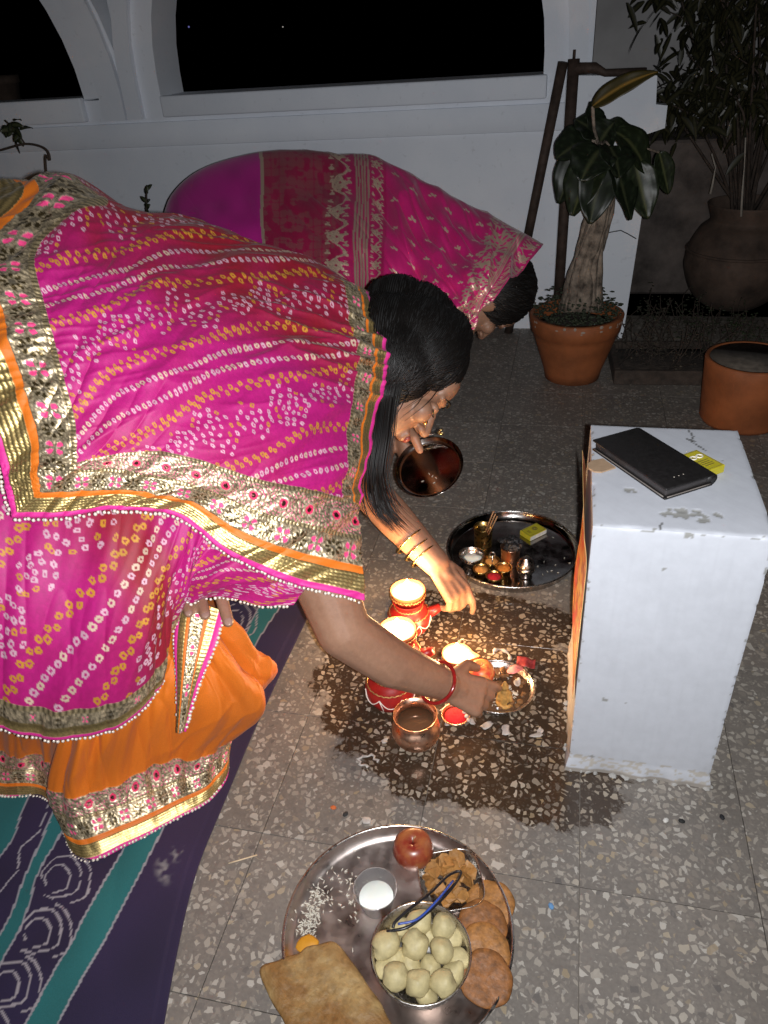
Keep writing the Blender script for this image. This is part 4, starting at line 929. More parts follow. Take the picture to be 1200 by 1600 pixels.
# devotional print taped to the left face: plain warm stand-in, curling off the wall
nu, nv = 90, 150; uu, vv = np.meshgrid(np.linspace(0, 1, nu), np.linspace(0, 1, nv))
curl = .0015+.007*np.sin(vv*pi)*np.sin(uu*pi)+.007*np.clip((vv-.8)/.2, 0, 1)**2+.003*np.sin(vv*pi*2.2+.4)*uu
P = np.stack([-curl, .002+uu*.255, .165+vv*.305], -1).reshape(-1, 3)
cc = np.zeros((nv, nu, 3)); w_ = vnoise(uu, vv, 9, 91); w2_ = vnoise(uu, vv, 26, 92); cc[:] = np.array((.75, .19, .03)); cc[w_ > .52] = (.80, .42, .07); cc[w2_ > .70] = (.40, .04, .02); cc[(w2_ > .45) & (w_ < .35)] = (.70, .03, .04); cc[(w2_ < .22)] = (.80, .62, .22)
bd = np.minimum(np.minimum(uu, 1-uu)*.235, np.minimum(vv, 1-vv)*.305); cc[bd < .012] = (.62, .02, .03); cc[bd < .003] = (.75, .5, .2)
me = mesh_from('picture_print', xf(P, PM), grid_faces(nv, nu)); set_attr(me, 'col', cc.reshape(-1, 3)); o = link('picture_print', me, M['print']); md = o.modifiers.new('paper', 'SOLIDIFY'); md.thickness = .0006
tag(o, 'red and orange paper print stuck to the left side of the white plinth', 'print')
# phone in a flip case
q = np.array([G(929, 701, PH+.002), G(987, 683, PH+.002), G(1113, 754, PH+.002), G(1043, 789, PH+.002)])
pc = q.mean(0); ax_l = nrm((q[2]-q[1])+(q[3]-q[0])); ax_w = np.cross([0, 0, 1.], ax_l); LL, WW = .166, .084
PhM = orient((pc[0], pc[1], PH+.0015), ax_l, ax_w, Z)
ph = thing('phone', 'phone in a black flip case lying on the white plinth', 'phone', (pc[0], pc[1], PH))
obj('back_cover', *bevel_box(LL, WW, .003, .0014, 2, PhM@at((0, 0, .0015))), M['leather'], ph)
obj('handset', *bevel_box(LL-.006, WW-.008, .012, .003, 3, PhM@at((0, -.001, .0091))), plain('phone_shell', (.05, .045, .045), .3, .3, .1, 40, 0), ph)
fcv = obj('front_cover', *bevel_box(LL, WW, .0035, .0016, 2, PhM@at((0, 0, .0169))), M['leather'], ph)
sp_ = [(-.5*LL+.0025, ), ]
obj('spine', *tube([xf(np.array([[x, WW/2-.001, .0093]]), PhM)[0] for x in np.linspace(-LL/2+.002, LL/2-.002, 12)], .0090, 10), M['leather'], ph)
obj('stitching', *tube([xf(np.array([[x, -WW/2+.0005, .0039]]), PhM)[0] for x in np.linspace(-LL/2+.004, LL/2-.004, 10)], .0010, 5), plain('pale_edge', (.16, .14, .125), .6), ph)
obj('stitching', *tube([xf(np.array([[LL/2-.0004, y, .0039]]), PhM)[0] for y in np.linspace(-WW/2+.004, WW/2-.004, 8)], .0010, 5), bpy.data.materials['pale_edge'], ph)
for i in range(3): obj('led_dot', *sphere(xf(np.array([[LL/2-.020, -.012+i*.008, .0189]]), PhM)[0], (.0009, .0009, .0004), 6, 4), M['pearl'], fcv)
sv = [(-.020, .0), (-.022, -.018), (-.018, -.030), (-.006, -.036), (.006, -.034), (.012, -.026), (.011, 0)]
v_, f_ = prism([(a*1.0, b) for a, b in sv], 2, .0006, .0030); obj('strap', xf(np.array(v_)+np.array([-.030, -WW/2-.004, 0]), PhM), f_, M['tan_leather'], ph, False)
def matchbox(c, dl, z, label, deco):
    dl = nrm(np.array([dl[0], dl[1], 0])); dw = np.cross(Z, dl); Mx = orient((c[0], c[1], z), dl, dw, Z); o = thing('matchbox', label, 'matchbox', (c[0], c[1], z)); L_, W_, H_ = .054, .036, .0125
    obj('tray', *bevel_box(L_-.0006, W_-.003, H_-.003, .0005, 1, Mx@at((0, 0, H_/2))), M['matchwood'], o, False)
    sl_ = obj('sleeve', *bevel_box(L_, W_, H_, .0006, 1, Mx@at((0, 0, H_/2+.0004))), YEL, o, False)
    for y in (-W_/2-.0003, W_/2+.0003): obj('striking_strip', *bevel_box(L_-.002, .0006, H_-.002, 0, 1, Mx@at((0, y, H_/2+.0004))), STRK, o, False)
    zt = H_+.0012
    fr = [(-L_/2+.003, -W_/2+.003), (L_/2-.003, -W_/2+.003), (L_/2-.003, W_/2-.003), (-L_/2+.003, W_/2-.003), (-L_/2+.003, -W_/2+.003)]
    obj('label_frame', *tube([xf(np.array([[a, b, zt-.0002]]), Mx)[0] for a, b in fr], .0005, 4), INK, sl_, False)
    if deco == 'six':
        for k in (-1, 1):
            rg = [xf(np.array([[-.010+.0042*math.cos(a), k*.006+.0052*math.sin(a), zt-.0002]]), Mx)[0] for a in np.linspace(0, 2*pi, 17)]; obj('printed_emblem', *tube(rg, .0011, 5, False), M['white_paint'], sl_)
            obj('printed_emblem', *tube([xf(np.array([[-.010-.0022, k*.006, zt-.0001]]), Mx)[0], xf(np.array([[-.010+.0022, k*.006, zt-.0001]]), Mx)[0]], .0007, 5), INK, sl_)
        for i in range(4): obj('printed_line', *bevel_box(.0012, .020-.003*(i % 2), .0004, 0, 1, Mx@at((.002+i*.0045, 0, zt-.0001))), INK, sl_, False)
    else:
        for r in (.0032, .0062): obj('printed_emblem', *tube([xf(np.array([[.006+r*math.cos(a), .002+r*math.sin(a), zt-.0002]]), Mx)[0] for a in np.linspace(0, 2*pi, 21)], .0008, 5, False), INK, sl_)
        for i in range(2): obj('printed_line', *bevel_box(.0014, .012, .0004, 0, 1, Mx@at((-.012-i*.004, 0, zt-.0001))), INK, sl_, False)
    return o
YEL = plain('yellow_card', (.46, .40, .02), .55, 0, .08, 60, .05); STRK = plain('striking_paper', (.6, .58, .52), .8, 0, .15, 200, .1); INK = plain('dark_print_ink', (.14, .10, .03), .6, 0, .2, 100, 0)
q = np.array([G(1055, 715, PH+.013), G(1084, 705, PH+.013), G(1129, 729, PH+.013), G(1101, 740, PH+.013)]); matchbox(q.mean(0)+np.array([.004, .004, 0]), (q[2]-q[1]), PH+.001, 'yellow matchbox beside the phone on the white plinth', 'six')

# ------------------------------------------------------------------ plates and what stands on them
def thali(c, r, h, label, mat, rim=.004):
    o = thing('thali', label, 'plate', (c[0], c[1], 0))
    obj('dish', *lathe([(0, 0), (r*.92, 0), (r*.955, .003), (r*.985, h*.6), (r, h), (r+.0012, h+.0012), (r+.002, h), (r+.001, h-.002), (r*.985-.001, h*.55), (r*.95, .0045), (r*.91, .0022), (0, .0022)][::1], 72, at((c[0], c[1], .0005))), mat, o)
    obj('rolled_rim', *tube([np.array([c[0]+r*math.cos(a), c[1]+r*math.sin(a), h+.001]) for a in np.linspace(0, 2*pi, 73)], .0022, 8, False), M['steel'], o)
    return o
cN = G(621, 1452, .02); thali((cN[0], cN[1]), .158, .022, 'large steel plate of food nearest the viewer', M['steel_dark'])
cF = G(800, 858, .016); thali((cF[0], cF[1]), .152, .022, 'dark steel plate with brass cups behind the wet patch', M['steel_black'])
zN = .0030
def vessel(name, label, cat, c, prof, mat, part='wall', seg=40, group=None):
    o = thing(name, label, cat, c, group); obj(part, *lathe(prof, seg, at(c)), mat, o); return o
def bowl_prof(r, h, rb, t=.0012): return [(0, 0), (rb, 0), (rb+(r-rb)*.55, h*.28), (r*.97, h*.65), (r, h), (r+.0022, h+.0008), (r+.0022, h-.0012), (r-t, h-.002), (r*.97-t, h*.65), (rb+(r-rb)*.55-t, h*.3), (rb-t, t*1.2), (0, t*1.2)]
# steel bowl of pale sweets
p = G(658, 1492, .045); bc_ = (p[0], p[1], zN)
vessel('bowl', 'round steel bowl filled with pale sweet balls on the near plate', 'bowl', bc_, bowl_prof(.064, .052, .042), M['steel'])
ball_px = [(620, 1522), (652, 1535), (692, 1535), (602, 1475), (648, 1475), (690, 1483), (655, 1440), (694, 1445), (600, 1512), (716, 1497), (672, 1510), (708, 1520), (628, 1450), (640, 1505), (668, 1460), (618, 1500), (665, 1555), (705, 1465)]
sweet = plain('pale_milk_sweet', (.44, .37, .19), .6, 0, .16, 110, .3, 260, .0015)
for i, (x, y) in enumerate(ball_px):
    z = .050 if i < 8 else .034; c = G(x, y, z+.003); r = .0172 if i < 8 else .0155
    d_ = np.array([c[0]-bc_[0], c[1]-bc_[1]]); L_ = np.linalg.norm(d_)
    if L_ > .050: c[:2] = np.array(bc_[:2])+d_*.047/L_
    v, f = sphere(np.array([c[0], c[1], z+.001]), (r*rng.uniform(.95, 1.1), r*rng.uniform(.95, 1.05), r*rng.uniform(.86, .98)), 16, 12, rotz(rng.uniform(0, 3)))
    v = v+((vnoise(v[:, 0]+i, v[:, 1]+v[:, 2], 80, 95)-.5)*.0055)[:, None]
    o = obj('sweet_ball', v, f, sweet); tag(o, 'pale round milk sweet heaped in the near steel bowl', 'sweet', 'sweet balls in the bowl')
# square bowl of fried snacks
p = G(704, 1378, .025); sq = thing('bowl', 'rounded square steel bowl of fried chips on the near plate', 'bowl', (p[0], p[1], zN))
def sqring(r, z, k=.42, n=48):
    o = []
    for i in range(n):
        a = 2*pi*i/n+.5; c, s_ = math.cos(a), math.sin(a); e = r/((abs(c)**4+abs(s_)**4)**.25); o.append((p[0]+e*math.cos(a+.35), p[1]+e*math.sin(a+.35), zN+z))
    return o
rs = [sqring(.030, 0), sqring(.036, .004), sqring(.042, .022), sqring(.044, .029), sqring(.0455, .030), sqring(.0455, .029), sqring(.041, .022), sqring(.035, .006), sqring(.030, .002)]
vs = sum(rs, []); fs = [(i*48+k, i*48+(k+1) % 48, (i+1)*48+(k+1) % 48, (i+1)*48+k) for i in range(8) for k in range(48)]+[tuple(range(48))[::-1], tuple(8*48+k for k in range(48))]
obj('wall', vs, fs, M['steel'], sq)
snack = plain('fried_snack', (.30, .14, .035), .6, 0, .35, 90, .5, 200, .002)
for i in range(34):
    a, rr = rng.uniform(0, 2*pi), .034*math.sqrt(rng.random()); L_ = rng.uniform(.010, .018); n_ = 7
    pts = [(L_*rng.uniform(.6, 1)*math.cos(2*pi*k/n_), L_*rng.uniform(.5, .9)*math.sin(2*pi*k/n_), rng.normal(0, .0016)) for k in range(n_)]
    T_ = np.array(Matrix.Rotation(rng.uniform(0, 6), 3, 'Z')@Matrix.Rotation(rng.normal(0, .5), 3, 'X')); v = np.array(pts)@T_.T; nn_ = T_[:, 2]*.0022; c = np.array([p[0]+rr*math.cos(a), p[1]+rr*math.sin(a), zN+.016+i*.00055])
    vs = np.concatenate([v+c, v+c+nn_]); fs = [tuple(range(n_))[::-1], tuple(range(n_, 2*n_))]+[(k, (k+1) % n_, n_+(k+1) % n_, n_+k) for k in range(n_)]
    o = obj('fried_chip', vs, fs, snack, None, False); tag(o, 'golden brown fried chip in the square steel bowl', 'snack', 'fried chips in the square bowl')
# apple
p = G(646, 1330, .028); av = []
t = NT('apple_skin'); f1 = t.noise(40, 5); t.p(Base_Color=t.mix(t.rng(f1, .35, .62), (.20, .02, .014), (.30, .10, .035)), Roughness=.32); M['apple'] = t.m
ap = thing('apple', 'red apple at the far rim of the near food plate', 'apple', (p[0], p[1], zN))
obj('flesh', *lathe([(0, .004), (.010, .001), (.019, .004), (.027, .016), (.0305, .030), (.028, .043), (.020, .0525), (.010, .053), (.004, .049), (0, .046)], 32, at((p[0], p[1], zN))@rotz(0)), M['apple'], ap)
obj('stem', *tube([(p[0], p[1], zN+.047), (p[0]+.001, p[1]+.001, zN+.055), (p[0]+.004, p[1]+.002, zN+.060)], .0012, 6), M['wood_stick'], ap)
# plastic cup of milk
p = G(588, 1402, .02); cu = thing('plastic_cup', 'small clear plastic cup of milk on the near plate', 'cup', (p[0], p[1], zN))
obj('cup_wall', *lathe([(0, 0), (.0225, 0), (.0305, .040), (.0318, .0405), (.0318, .0395), (.0298, .0385), (.0218, .0012), (0, .0012)], 36, at((p[0], p[1], zN))), M['plastic'], cu)
obj('milk', *lathe([(0, .0016), (.0215, .0016), (.0248, .018), (.0245, .0185), (0, .0184)], 36, at((p[0], p[1], zN))), M['milk'], cu)
# rice
def grains(name, spots, parent, ln=.0036, z0=zN):
    ps = []
    for (x, y, z) in spots: ps.append(sphere((x, y, z), (ln*rng.uniform(.8, 1.1), .00085, .0008), 6, 4, rotz(rng.uniform(0, pi))))
    o = obj(name, *merge(ps), M['rice'], parent); return o
spots = []
for i in range(260):
    t_ = rng.random(); cxp, cyp = (500-25*t_+rng.normal(0, 9), 1398+60*t_+rng.normal(0, 11)) if i < 175 else (548+rng.normal(0, 10), 1395+rng.normal(0, 32)) if i < 215 else (525+rng.normal(0, 28), 1375+rng.normal(0, 25))
    g_ = G(cxp, cyp, zN); spots.append((g_[0], g_[1], zN+.001+(rng.random()*.008 if i < 175 else rng.random()*.001)))
o = grains('rice_grains', spots, None); tag(o, 'white uncooked rice scattered on the left of the near plate', 'rice', None, 'stuff')
# haldi piece
p = G(481, 1478, zN); v, f = sphere((p[0], p[1], zN+.004), (.016, .013, .0045), 14, 8, rotz(.4)); v = v+((vnoise(v[:, 0], v[:, 1], 90, 97)-.5)*.004)[:, None]; o = obj('turmeric_lump', v, f, plain('yellow_paste', (.52, .23, .012), .6)); tag(o, 'bright yellow lump between the rice and the flatbread', 'turmeric')
# thick flatbread
e1 = G(532, 1468, .03)-G(400, 1513, .03); hw_ = np.linalg.norm(e1)/2; e1 = nrm(e1); e2 = nrm((G(622, 1600, .03)-G(540, 1470, .03))*np.array([1, 1, 0])); cb = (G(532, 1468, .03)+G(400, 1513, .03))[:2]/2+e2[:2]*.082
nr, na = 30, 132; P = []; rows_ = [(k/nr, .0235+.005*(1-(k/nr)**9)) for k in range(nr+1)]+[(1.004, .0215), (1.0, .0185), (.98, .0165), (.5, .016), (0, .016)]
for fr_, z_ in rows_:
    for i in range(na):
        a = 2*pi*i/na; c, s_ = math.cos(a), math.sin(a); e = 1/((abs(c)**7+abs(s_)**7)**(1/7))*fr_*(1+.018*math.sin(a*5+1)+.012*math.sin(a*13))
        w_ = cb+e1[:2]*hw_*e*c+e2[:2]*.088*e*s_; P.append((w_[0], w_[1], z_+(.005*(vnoise(w_[0], w_[1], 26, 99)-.5)+.0022*(vnoise(w_[0], w_[1], 120, 98)-.5))*(fr_ < 1.003)))
P = np.array(P); br = vnoise(P[:, 0], P[:, 1], 20, 101)*.6+vnoise(P[:, 0], P[:, 1], 70, 102)*.4; br = np.clip((br-.36)*3.2, 0, 1)[:, None]; cl = np.array((.33, .215, .085))*(1-br)+np.array((.21, .105, .03))*br
cl *= (.78+.44*vnoise(P[:, 0], P[:, 1], 330, 103))[:, None]; 
fs = [(k*na+i, k*na+(i+1) % na, (k+1)*na+(i+1) % na, (k+1)*na+i) for k in range(len(rows_)-1) for i in range(na)]
me = mesh_from('flatbread', P, fs); set_attr(me, 'col', cl); o = link('flatbread', me, M['food']); tag(o, 'thick square browned flatbread lying over the edge of the near plate', 'flatbread')
# stack of fried breads
puri_m = [plain('fried_bread_a', (.28, .12, .03), .6, 0, .45, 120, .5, 160, .002), plain('fried_bread_b', (.21, .08, .02), .6, 0, .45, 120, .5, 160, .002)]
for i, (x, y, z, lb) in enumerate(((766, 1412, .016, 'fried bread disc at the far end of the overlapping row'), (753, 1445, .022, 'darker fried bread disc, second in the overlapping row'), (757, 1482, .028, 'fried bread disc, third from the far end of the row'), (760, 1525, .034, 'nearest fried bread disc, on top of the overlapping row'))):
    c = G(x, y, z); v, f = lathe([(0, -.0025), (.031, -.002), (.0345, .0), (.0335, .0018), (.027, .0030), (.015, .0026), (0, .0030)], 48); v = np.array(v); a_ = np.arctan2(v[:, 1], v[:, 0]); v[:, :2] *= (1+.025*np.sin(a_*3+i)+.018*np.sin(a_*7+2*i))[:, None]; v[:, 2] += .0035*(vnoise(v[:, 0]+i, v[:, 1], 90, 105)-.5)+.004*np.sin(v[:, 0]*60+i)*.5
    T_ = np.eye(4); T_[:3, :3] = np.array(Matrix.Rotation(.20, 3, 'X')@Matrix.Rotation(.05, 3, 'Y')); T_[:3, 3] = c; T_[2, 3] = .014+.0045*i; o = obj('fried_bread', xf(v, T_), f, puri_m[i % 2]); tag(o, lb, 'fried bread', 'fried breads on the near plate')
# spectacle-like folded loop on the bowls
def A2(x, y, z): return G(x, y, z)
lp = thing('hair_band', 'black and blue plastic loop resting across the two bowls', 'hair band', A2(665, 1410, .055))
pA = [A2(604, 1456, .062), A2(640, 1447, .066), A2(680, 1415, .064), A2(708, 1385, .056), A2(720, 1362, .050), A2(700, 1368, .052), A2(672, 1395, .062), A2(640, 1420, .067), A2(618, 1440, .068), A2(614, 1450, .066)]
obj('band', *tube(cr(np.array(pA), 60), .0021, 8), M['rubber_black'], lp)
obj('blue_lining', *tube(cr(np.array([A2(622, 1444, .069), A2(652, 1436, .070), A2(682, 1408, .068), A2(708, 1376, .058)]), 24), .0016, 7), M['blue_plastic'], lp)
# far plate contents
zF = .0030
def fp(x, y, z=zF): p = G(x, y, z); return (p[0], p[1], zF)
cup = lambda r, h, t=.0015: [(0, 0), (r*.92, 0), (r*.95, .002), (r*.93, h*.5), (r, h), (r+.001, h+.0008), (r-t, h), (r*.93-t, h*.5), (r*.9-t, t), (0, t)]
c = fp(755, 845, .012); tm = vessel('tumbler', 'brass tumbler holding incense sticks on the far plate', 'tumbler', c, cup(.0225, .050), M['brass'])
for i in range(3):
    b = np.array(c)+np.array([.004*i-.004, .0, .006]); o = obj('incense_stick', *tube([b, A(771+3*i, 799+4*i, 1.70-.0)], .0016, 6), M['wood_stick'])
    tag(o, ('left', 'middle', 'right')[i]+' brown incense stick leaning in the brass tumbler', 'incense', 'incense sticks')
c = fp(737, 872, .012); bo = vessel('bowl', 'tiny steel bowl of white curd on the far plate', 'bowl', c, bowl_prof(.028, .020, .016, .001), M['steel'])
v, f = sphere((c[0]+.002, c[1], .013), (.021, .019, .007), 14, 8); v = v+((vnoise(v[:, 0], v[:, 1], 150, 107)-.5)*.004)[:, None]; obj('curd', v, f, M['milk'], bo)
c = fp(797, 878, .005); bt = vessel('tumbler', 'copper tumbler heaped with charcoal on the far plate', 'tumbler', c, cup(.0225, .046), M['copper'])
obj('charcoal', *merge([sphere(np.array(c)+np.array([rng.normal(0, .012), rng.normal(0, .012), .046+rng.random()*.018]), (rng.uniform(.005, .011),)*2+(rng.uniform(.004, .009),), 5, 4, rotz(rng.uniform(0, 3))) for _ in range(36)]), M['char'], bt, False)
c = fp(821, 898, .005); kp = thing('lidded_pot', 'small steel pot with a domed lid on the far plate', 'pot', c)
obj('wall', *lathe([(0, 0), (.014, 0), (.015, .002), (.011, .006), (.019, .014), (.021, .022), (.018, .028), (0, .028)], 32, at(c)), M['steel'], kp)
obj('lid', *lathe([(.0195, .0285), (.0195, .031), (.018, .034), (.015, .043), (.009, .047), (.0085, .050), (.005, .052), (0, .0525)], 32, at(c)), M['steel'], kp)
hk = fp(769, 892, .006); ho = thing('powder_holder', 'four-cup holder of coloured powders on the far plate', 'powder holder', hk)
for i, (x, y, m) in enumerate(((752, 890, 'ochre_powder'), (768, 877, 'ochre_powder'), (787, 888, 'orange_powder'), (772, 901, 'red_powder'))):
    c = fp(x, y, .014); cp = obj('powder_cup', *lathe(bowl_prof(.0175, .014, .009, .0008), 28, at(c)), M['brass'], ho)
    pw = obj('powder', *lathe([(0, .006), (.0155, .0105), (.013, .0135), (.006, .017), (0, .0185)], 24, at(c)), M[m], cp)
obj('handle', *tube([np.array(hk), np.array(hk)+np.array([0, 0, .046])], .0017, 7), M['steel'], ho); obj('handle_ring', *tube([np.array(hk)+np.array([.006*math.cos(a), 0, .050+.006*math.sin(a)]) for a in np.linspace(0, 2*pi, 20)], .0013, 6, False), M['steel'], ho)
q = [G(813, 830, .013), G(838, 818, .013), G(852, 829, .013), G(830, 841, .013)]; matchbox(sum(q)/4, q[1]-q[0], zF, 'yellow matchbox with a round emblem on the far steel plate', 'ring')
spots = [(*G(x, y, zF)[:2], zF+.0008) for x, y in ((850, 878), (868, 883), (855, 893), (862, 892), (882, 872), (872, 895), (890, 880), (864, 840), (848, 898), (700+140, 885))]
o = grains('rice_grains', spots, None); tag(o, 'few stray rice grains at the right of the far plate', 'rice', None, 'stuff')
# small plate held up, with rice, and a spoon with a flower finial
ht = thing('thali', 'small steel plate held tilted in a hand behind the hanging hair', 'plate', TC)
HM = orient(TC, TX_, TY_, TN); obj('dish', *lathe([(0, 0), (.062, 0), (.070, .004), (.0735, .010), (.0748, .0108), (.0735, .0085), (.069, .002), (.062, -.0015), (0, -.0015)], 56, HM), M['steel_black'], ht)
ps = []
for a, b in ((0, -.012), (.008, -.018), (-.012, -.030), (.016, -.022), (.014, -.034)): ps.append(sphere(xf(np.array([[a, b, .001]]), HM)[0], (.0036, .0009, .0008), 6, 4, HM@rotz(rng.uniform(0, 3))))
o = obj('rice_grains', *merge(ps), M['rice']); tag(o, 'five rice grains on the small held plate', 'rice', None, 'stuff')
sp = thing('spoon', 'slender spoon with a gold flower end above the held plate', 'spoon', A(672, 682, 1.60))
obj('handle', *tube([A(640, 690, 1.615), A(660, 681, 1.60), A(680, 677, 1.592)], .0018, 7), M['steel'], sp)
fc = A(683, 676, 1.59); fd = nrm(A(700, 672, 1.585)-fc); _, s_, u_ = frame_of(fd)
for k in range(6):
    a = 2*pi*k/6; obj('petal', *tube([fc, fc+fd*.006+.004*(math.cos(a)*s_+math.sin(a)*u_), fc+fd*.014+.008*(math.cos(a)*s_+math.sin(a)*u_)], [.0012, .0028, .0008], 6, True, .4), M['gold'], sp)

# ------------------------------------------------------------------ offerings and lamps on the wet floor
p = G(648, 1180); lo = thing('water_pot', 'round copper pot of water on the wet floor', 'pot', (p[0]-.002, p[1]+.03, 0)); lc = (p[0]-.002, p[1]+.03, .001)
obj('wall', *lathe([tuple(q_) for q_ in cr(np.array([(0, 0), (.018, 0), (.026, .003), (.037, .014), (.0425, .029), (.0405, .043), (.0335, .0535), (.0325, .058), (.0355, .0645), (.0385, .068), (.0375, .069), (.033, .064), (.031, .058), (.032, .0535), (.038, .043), (.038, .03), (.02, .008), (0, .006)]), 60)], 56, at(lc)), M['copper'], lo)
obj('water', *lathe([(0, .0505), (.0335, .0505), (.0345, .048), (0, .047)], 40, at(lc)), M['water'], lo)
def flame_at(p, parent, watts, h=.026, r=.0085):
    obj('flame', *lathe([(0, 0), (r*.7, h*.10), (r, h*.28), (r*.72, h*.55), (r*.28, h*.82), (0, h)], 14, at(p)), M['flame'], parent)
    ld = bpy.data.lights.new('flame_light', 'POINT'); ld.energy = watts; ld.color = (1, .58, .27); ld.shadow_soft_size = .008
    l_ = bpy.data.objects.new('flame_light', ld); COL.objects.link(l_); l_.location = V3(np.array(p)+np.array([0, 0, h+.012])); l_.parent = parent; l_.matrix_parent_inverse = Matrix.Translation(-parent.location)
def diya(c, parent, r=.032, h=.018, lip=1., watts=.9, ang=0.):
    v, f = lathe([(0, 0), (r*.5, 0), (r*.9, h*.6), (r, h), (r*.96, h+.001), (r*.90, h-.002), (r*.8, h*.6), (0, h*.45)], 40); v = np.array(v); a_ = np.arctan2(v[:, 1], v[:, 0]); g_ = np.exp(-(a_/.28)**2)*lip*(np.hypot(v[:, 0], v[:, 1])/r)**2; v[:, 0] += g_*.018; v[:, 2] += g_*.003
    Mx = rotz(ang, c); ld_ = obj('lamp_dish', xf(v, Mx), f, M['terracotta'], parent)
    v, f = lathe([(0, h*.90), (r*.95, h*.90), (r*.95, h*.80), (0, h*.74)], 36); v = np.array(v); a_ = np.arctan2(v[:, 1], v[:, 0]); v[:, 0] += np.exp(-(a_/.28)**2)*lip*(np.hypot(v[:, 0], v[:, 1])/r)**2*.016; obj('ghee', xf(v, Mx), f, M['ghee'], ld_)
    wk = xf(np.array([[0, 0, h*.8], [0, 0, h*.8+.006], [.006*lip, 0, h*.8+.010]]), Mx); obj('wick', *tube(wk, .0014, 6), M['char'], ld_)
    flame_at(wk[1]+np.array([0, 0, .001]), parent, watts)
lacem = plain('gold_lace', (.62, .40, .16), .4, .8, .4, 300, .8, 500, .002)
def lace(c, r, z, parent, n=40, amp=.002, rr=.0016):
    pts = [np.array([c[0]+r*math.cos(2*pi*k/n), c[1]+r*math.sin(2*pi*k/n), c[2]+z+amp*(1 if k % 2 else -1)]) for k in range(n+1)]; obj('lace_trim', *tube(pts, rr, 5, False), lacem, parent)
def karwa(c, s_, ang, label, lit, watts=1.):
    o = thing('clay_water_pot', label, 'clay pot', c, 'red spouted clay pots in a row'); H_ = .095*s_
    prof = [(0, 0), (.026, 0), (.038, .012), (.0455, .030), (.044, .046), (.034, .060), (.027, .068), (.0275, .074), (.032, .080), (.0335, .082), (.030, .081), (.025, .073), (.024, .067), (0, .064)]
    obj('belly', *lathe([(r*s_, z*s_) for r, z in prof], 48, at(c)), M['red_clay'], o)
    d = np.array([math.cos(ang), math.sin(ang), 0]); b = np.array(c)+d*.040*s_+np.array([0, 0, .040*s_])
    obj('spout', *tube([b-d*.006, b+d*.012+np.array([0, 0, .006]), b+d*.026+np.array([0, 0, .014])], [.0125*s_, .0105*s_, .0075*s_], 14), M['red_clay'], o)
    for zz, rr in ((.052, .0405), (.0665, .029)): lace(c, rr*s_, zz*s_, o, 54, .0012, .0015)
    for k in range(7):                                   # painted swags and leaves
        a0 = 2*pi*k/7; pts = []
        for t_ in np.linspace(0, 1, 9): a = a0+t_*2*pi/7; z = (.044-.016*math.sin(pi*t_))*s_; r = np.interp(z/s_, [.012, .03, .046], [.038, .0455, .044])*s_+.0005; pts.append(np.array([c[0]+r*math.cos(a), c[1]+r*math.sin(a), c[2]+z]))
        obj('painted_swag', *tube(pts, .0011, 5), M['white_paint'], o)
        pts = []
        for t_ in np.linspace(0, 1, 6): a = a0+.12*math.sin(t_*3); z = (.042-.034*t_)*s_; r = np.interp(z/s_, [.0, .012, .03, .046], [.027, .038, .0455, .044])*s_+.0005; pts.append(np.array([c[0]+r*math.cos(a), c[1]+r*math.sin(a), c[2]+z]))
        obj('painted_stem', *tube(pts, .0010, 5), M['white_paint'], o)
    if lit:
        diya((c[0], c[1], c[2]+.0825*s_), o, .036*s_, .024, 0., watts, ang); lace((c[0], c[1], c[2]+.0825*s_), .0355*s_, .014, o, 60, .0022, .0015)
    return o
p1 = G(637, 922, .107); p2 = G(621, 983, .107); p3 = G(606, 1118, 0)
sp_ang = math.atan2(*(G(690, 955)-G(640, 955))[[1, 0]])
karwa((p1[0], p1[1], .001), 1., sp_ang+.15, 'farthest red clay pot with a burning lamp on its mouth', True, 2.0)
karwa((p2[0], p2[1], .001), 1., sp_ang-.05, 'middle red clay pot with a burning lamp, half behind the forearm', True, 2.0)
karwa((p3[0], p3[1]+.035, .001), 1.05, sp_ang-.05, 'nearest red clay pot with white painted swags, under the forearm', False)
p = G(714, 1022, .02); dy = thing('oil_lamp', 'small clay oil lamp burning alone on the wet floor', 'lamp', (p[0], p[1], 0))
diya((p[0], p[1], .001), dy, .030, .021, 1., 1.9, math.atan2(*(G(745, 1020)-G(714, 1015))[[1, 0]])); lace((p[0], p[1], .001), .0285, .011, dy, 48, .002, .0015)
# steel dish with the idol and flowers
p = G(778, 1076, .012); dd_ = thing('dish', 'deep steel dish of offerings in front of the plinth', 'dish', (p[0], p[1], 0)); dc = (p[0], p[1], .001)
obj('wall', *lathe([(r_*1.36, z_) for r_, z_ in [(0, 0), (.040, 0), (.044, .003), (.0465, .010), (.048, .019), (.0495, .0205), (.0505, .0195), (.0485, .0185), (.0455, .017), (.0435, .006), (.040, .003), (0, .003)]], 56, at(dc)), M['steel'], dd_)
obj('water', *lathe([(0, .0080), (.0590, .0080), (.0585, .0060), (0, .0058)], 48, at(dc)), M['water'], dd_)
b = np.array([*G(788, 1100, .006)[:2], .008]); idl = thing('idol', 'small ochre clay figure standing in the steel dish', 'figurine', b)
clay = plain('ochre_clay', (.42, .23, .06), .7, 0, .4, 120, .6, 200, .003)
fuse('figure', chain([b+np.array([0, 0, .008]), b+np.array([0, 0, .03])], [.012, .009])+[sphere(b+np.array([0, 0, .042]), .0075, 12, 9), capsule(b+np.array([-.008, 0, .03]), .004, b+np.array([-.012, -.006, .016]), .0035), capsule(b+np.array([.008, 0, .03]), .004, b+np.array([.012, -.006, .016]), .0035), capsule(b+np.array([0, 0, .046]), .006, b+np.array([0, 0, .054]), .003)], clay, idl, .0014, 3)
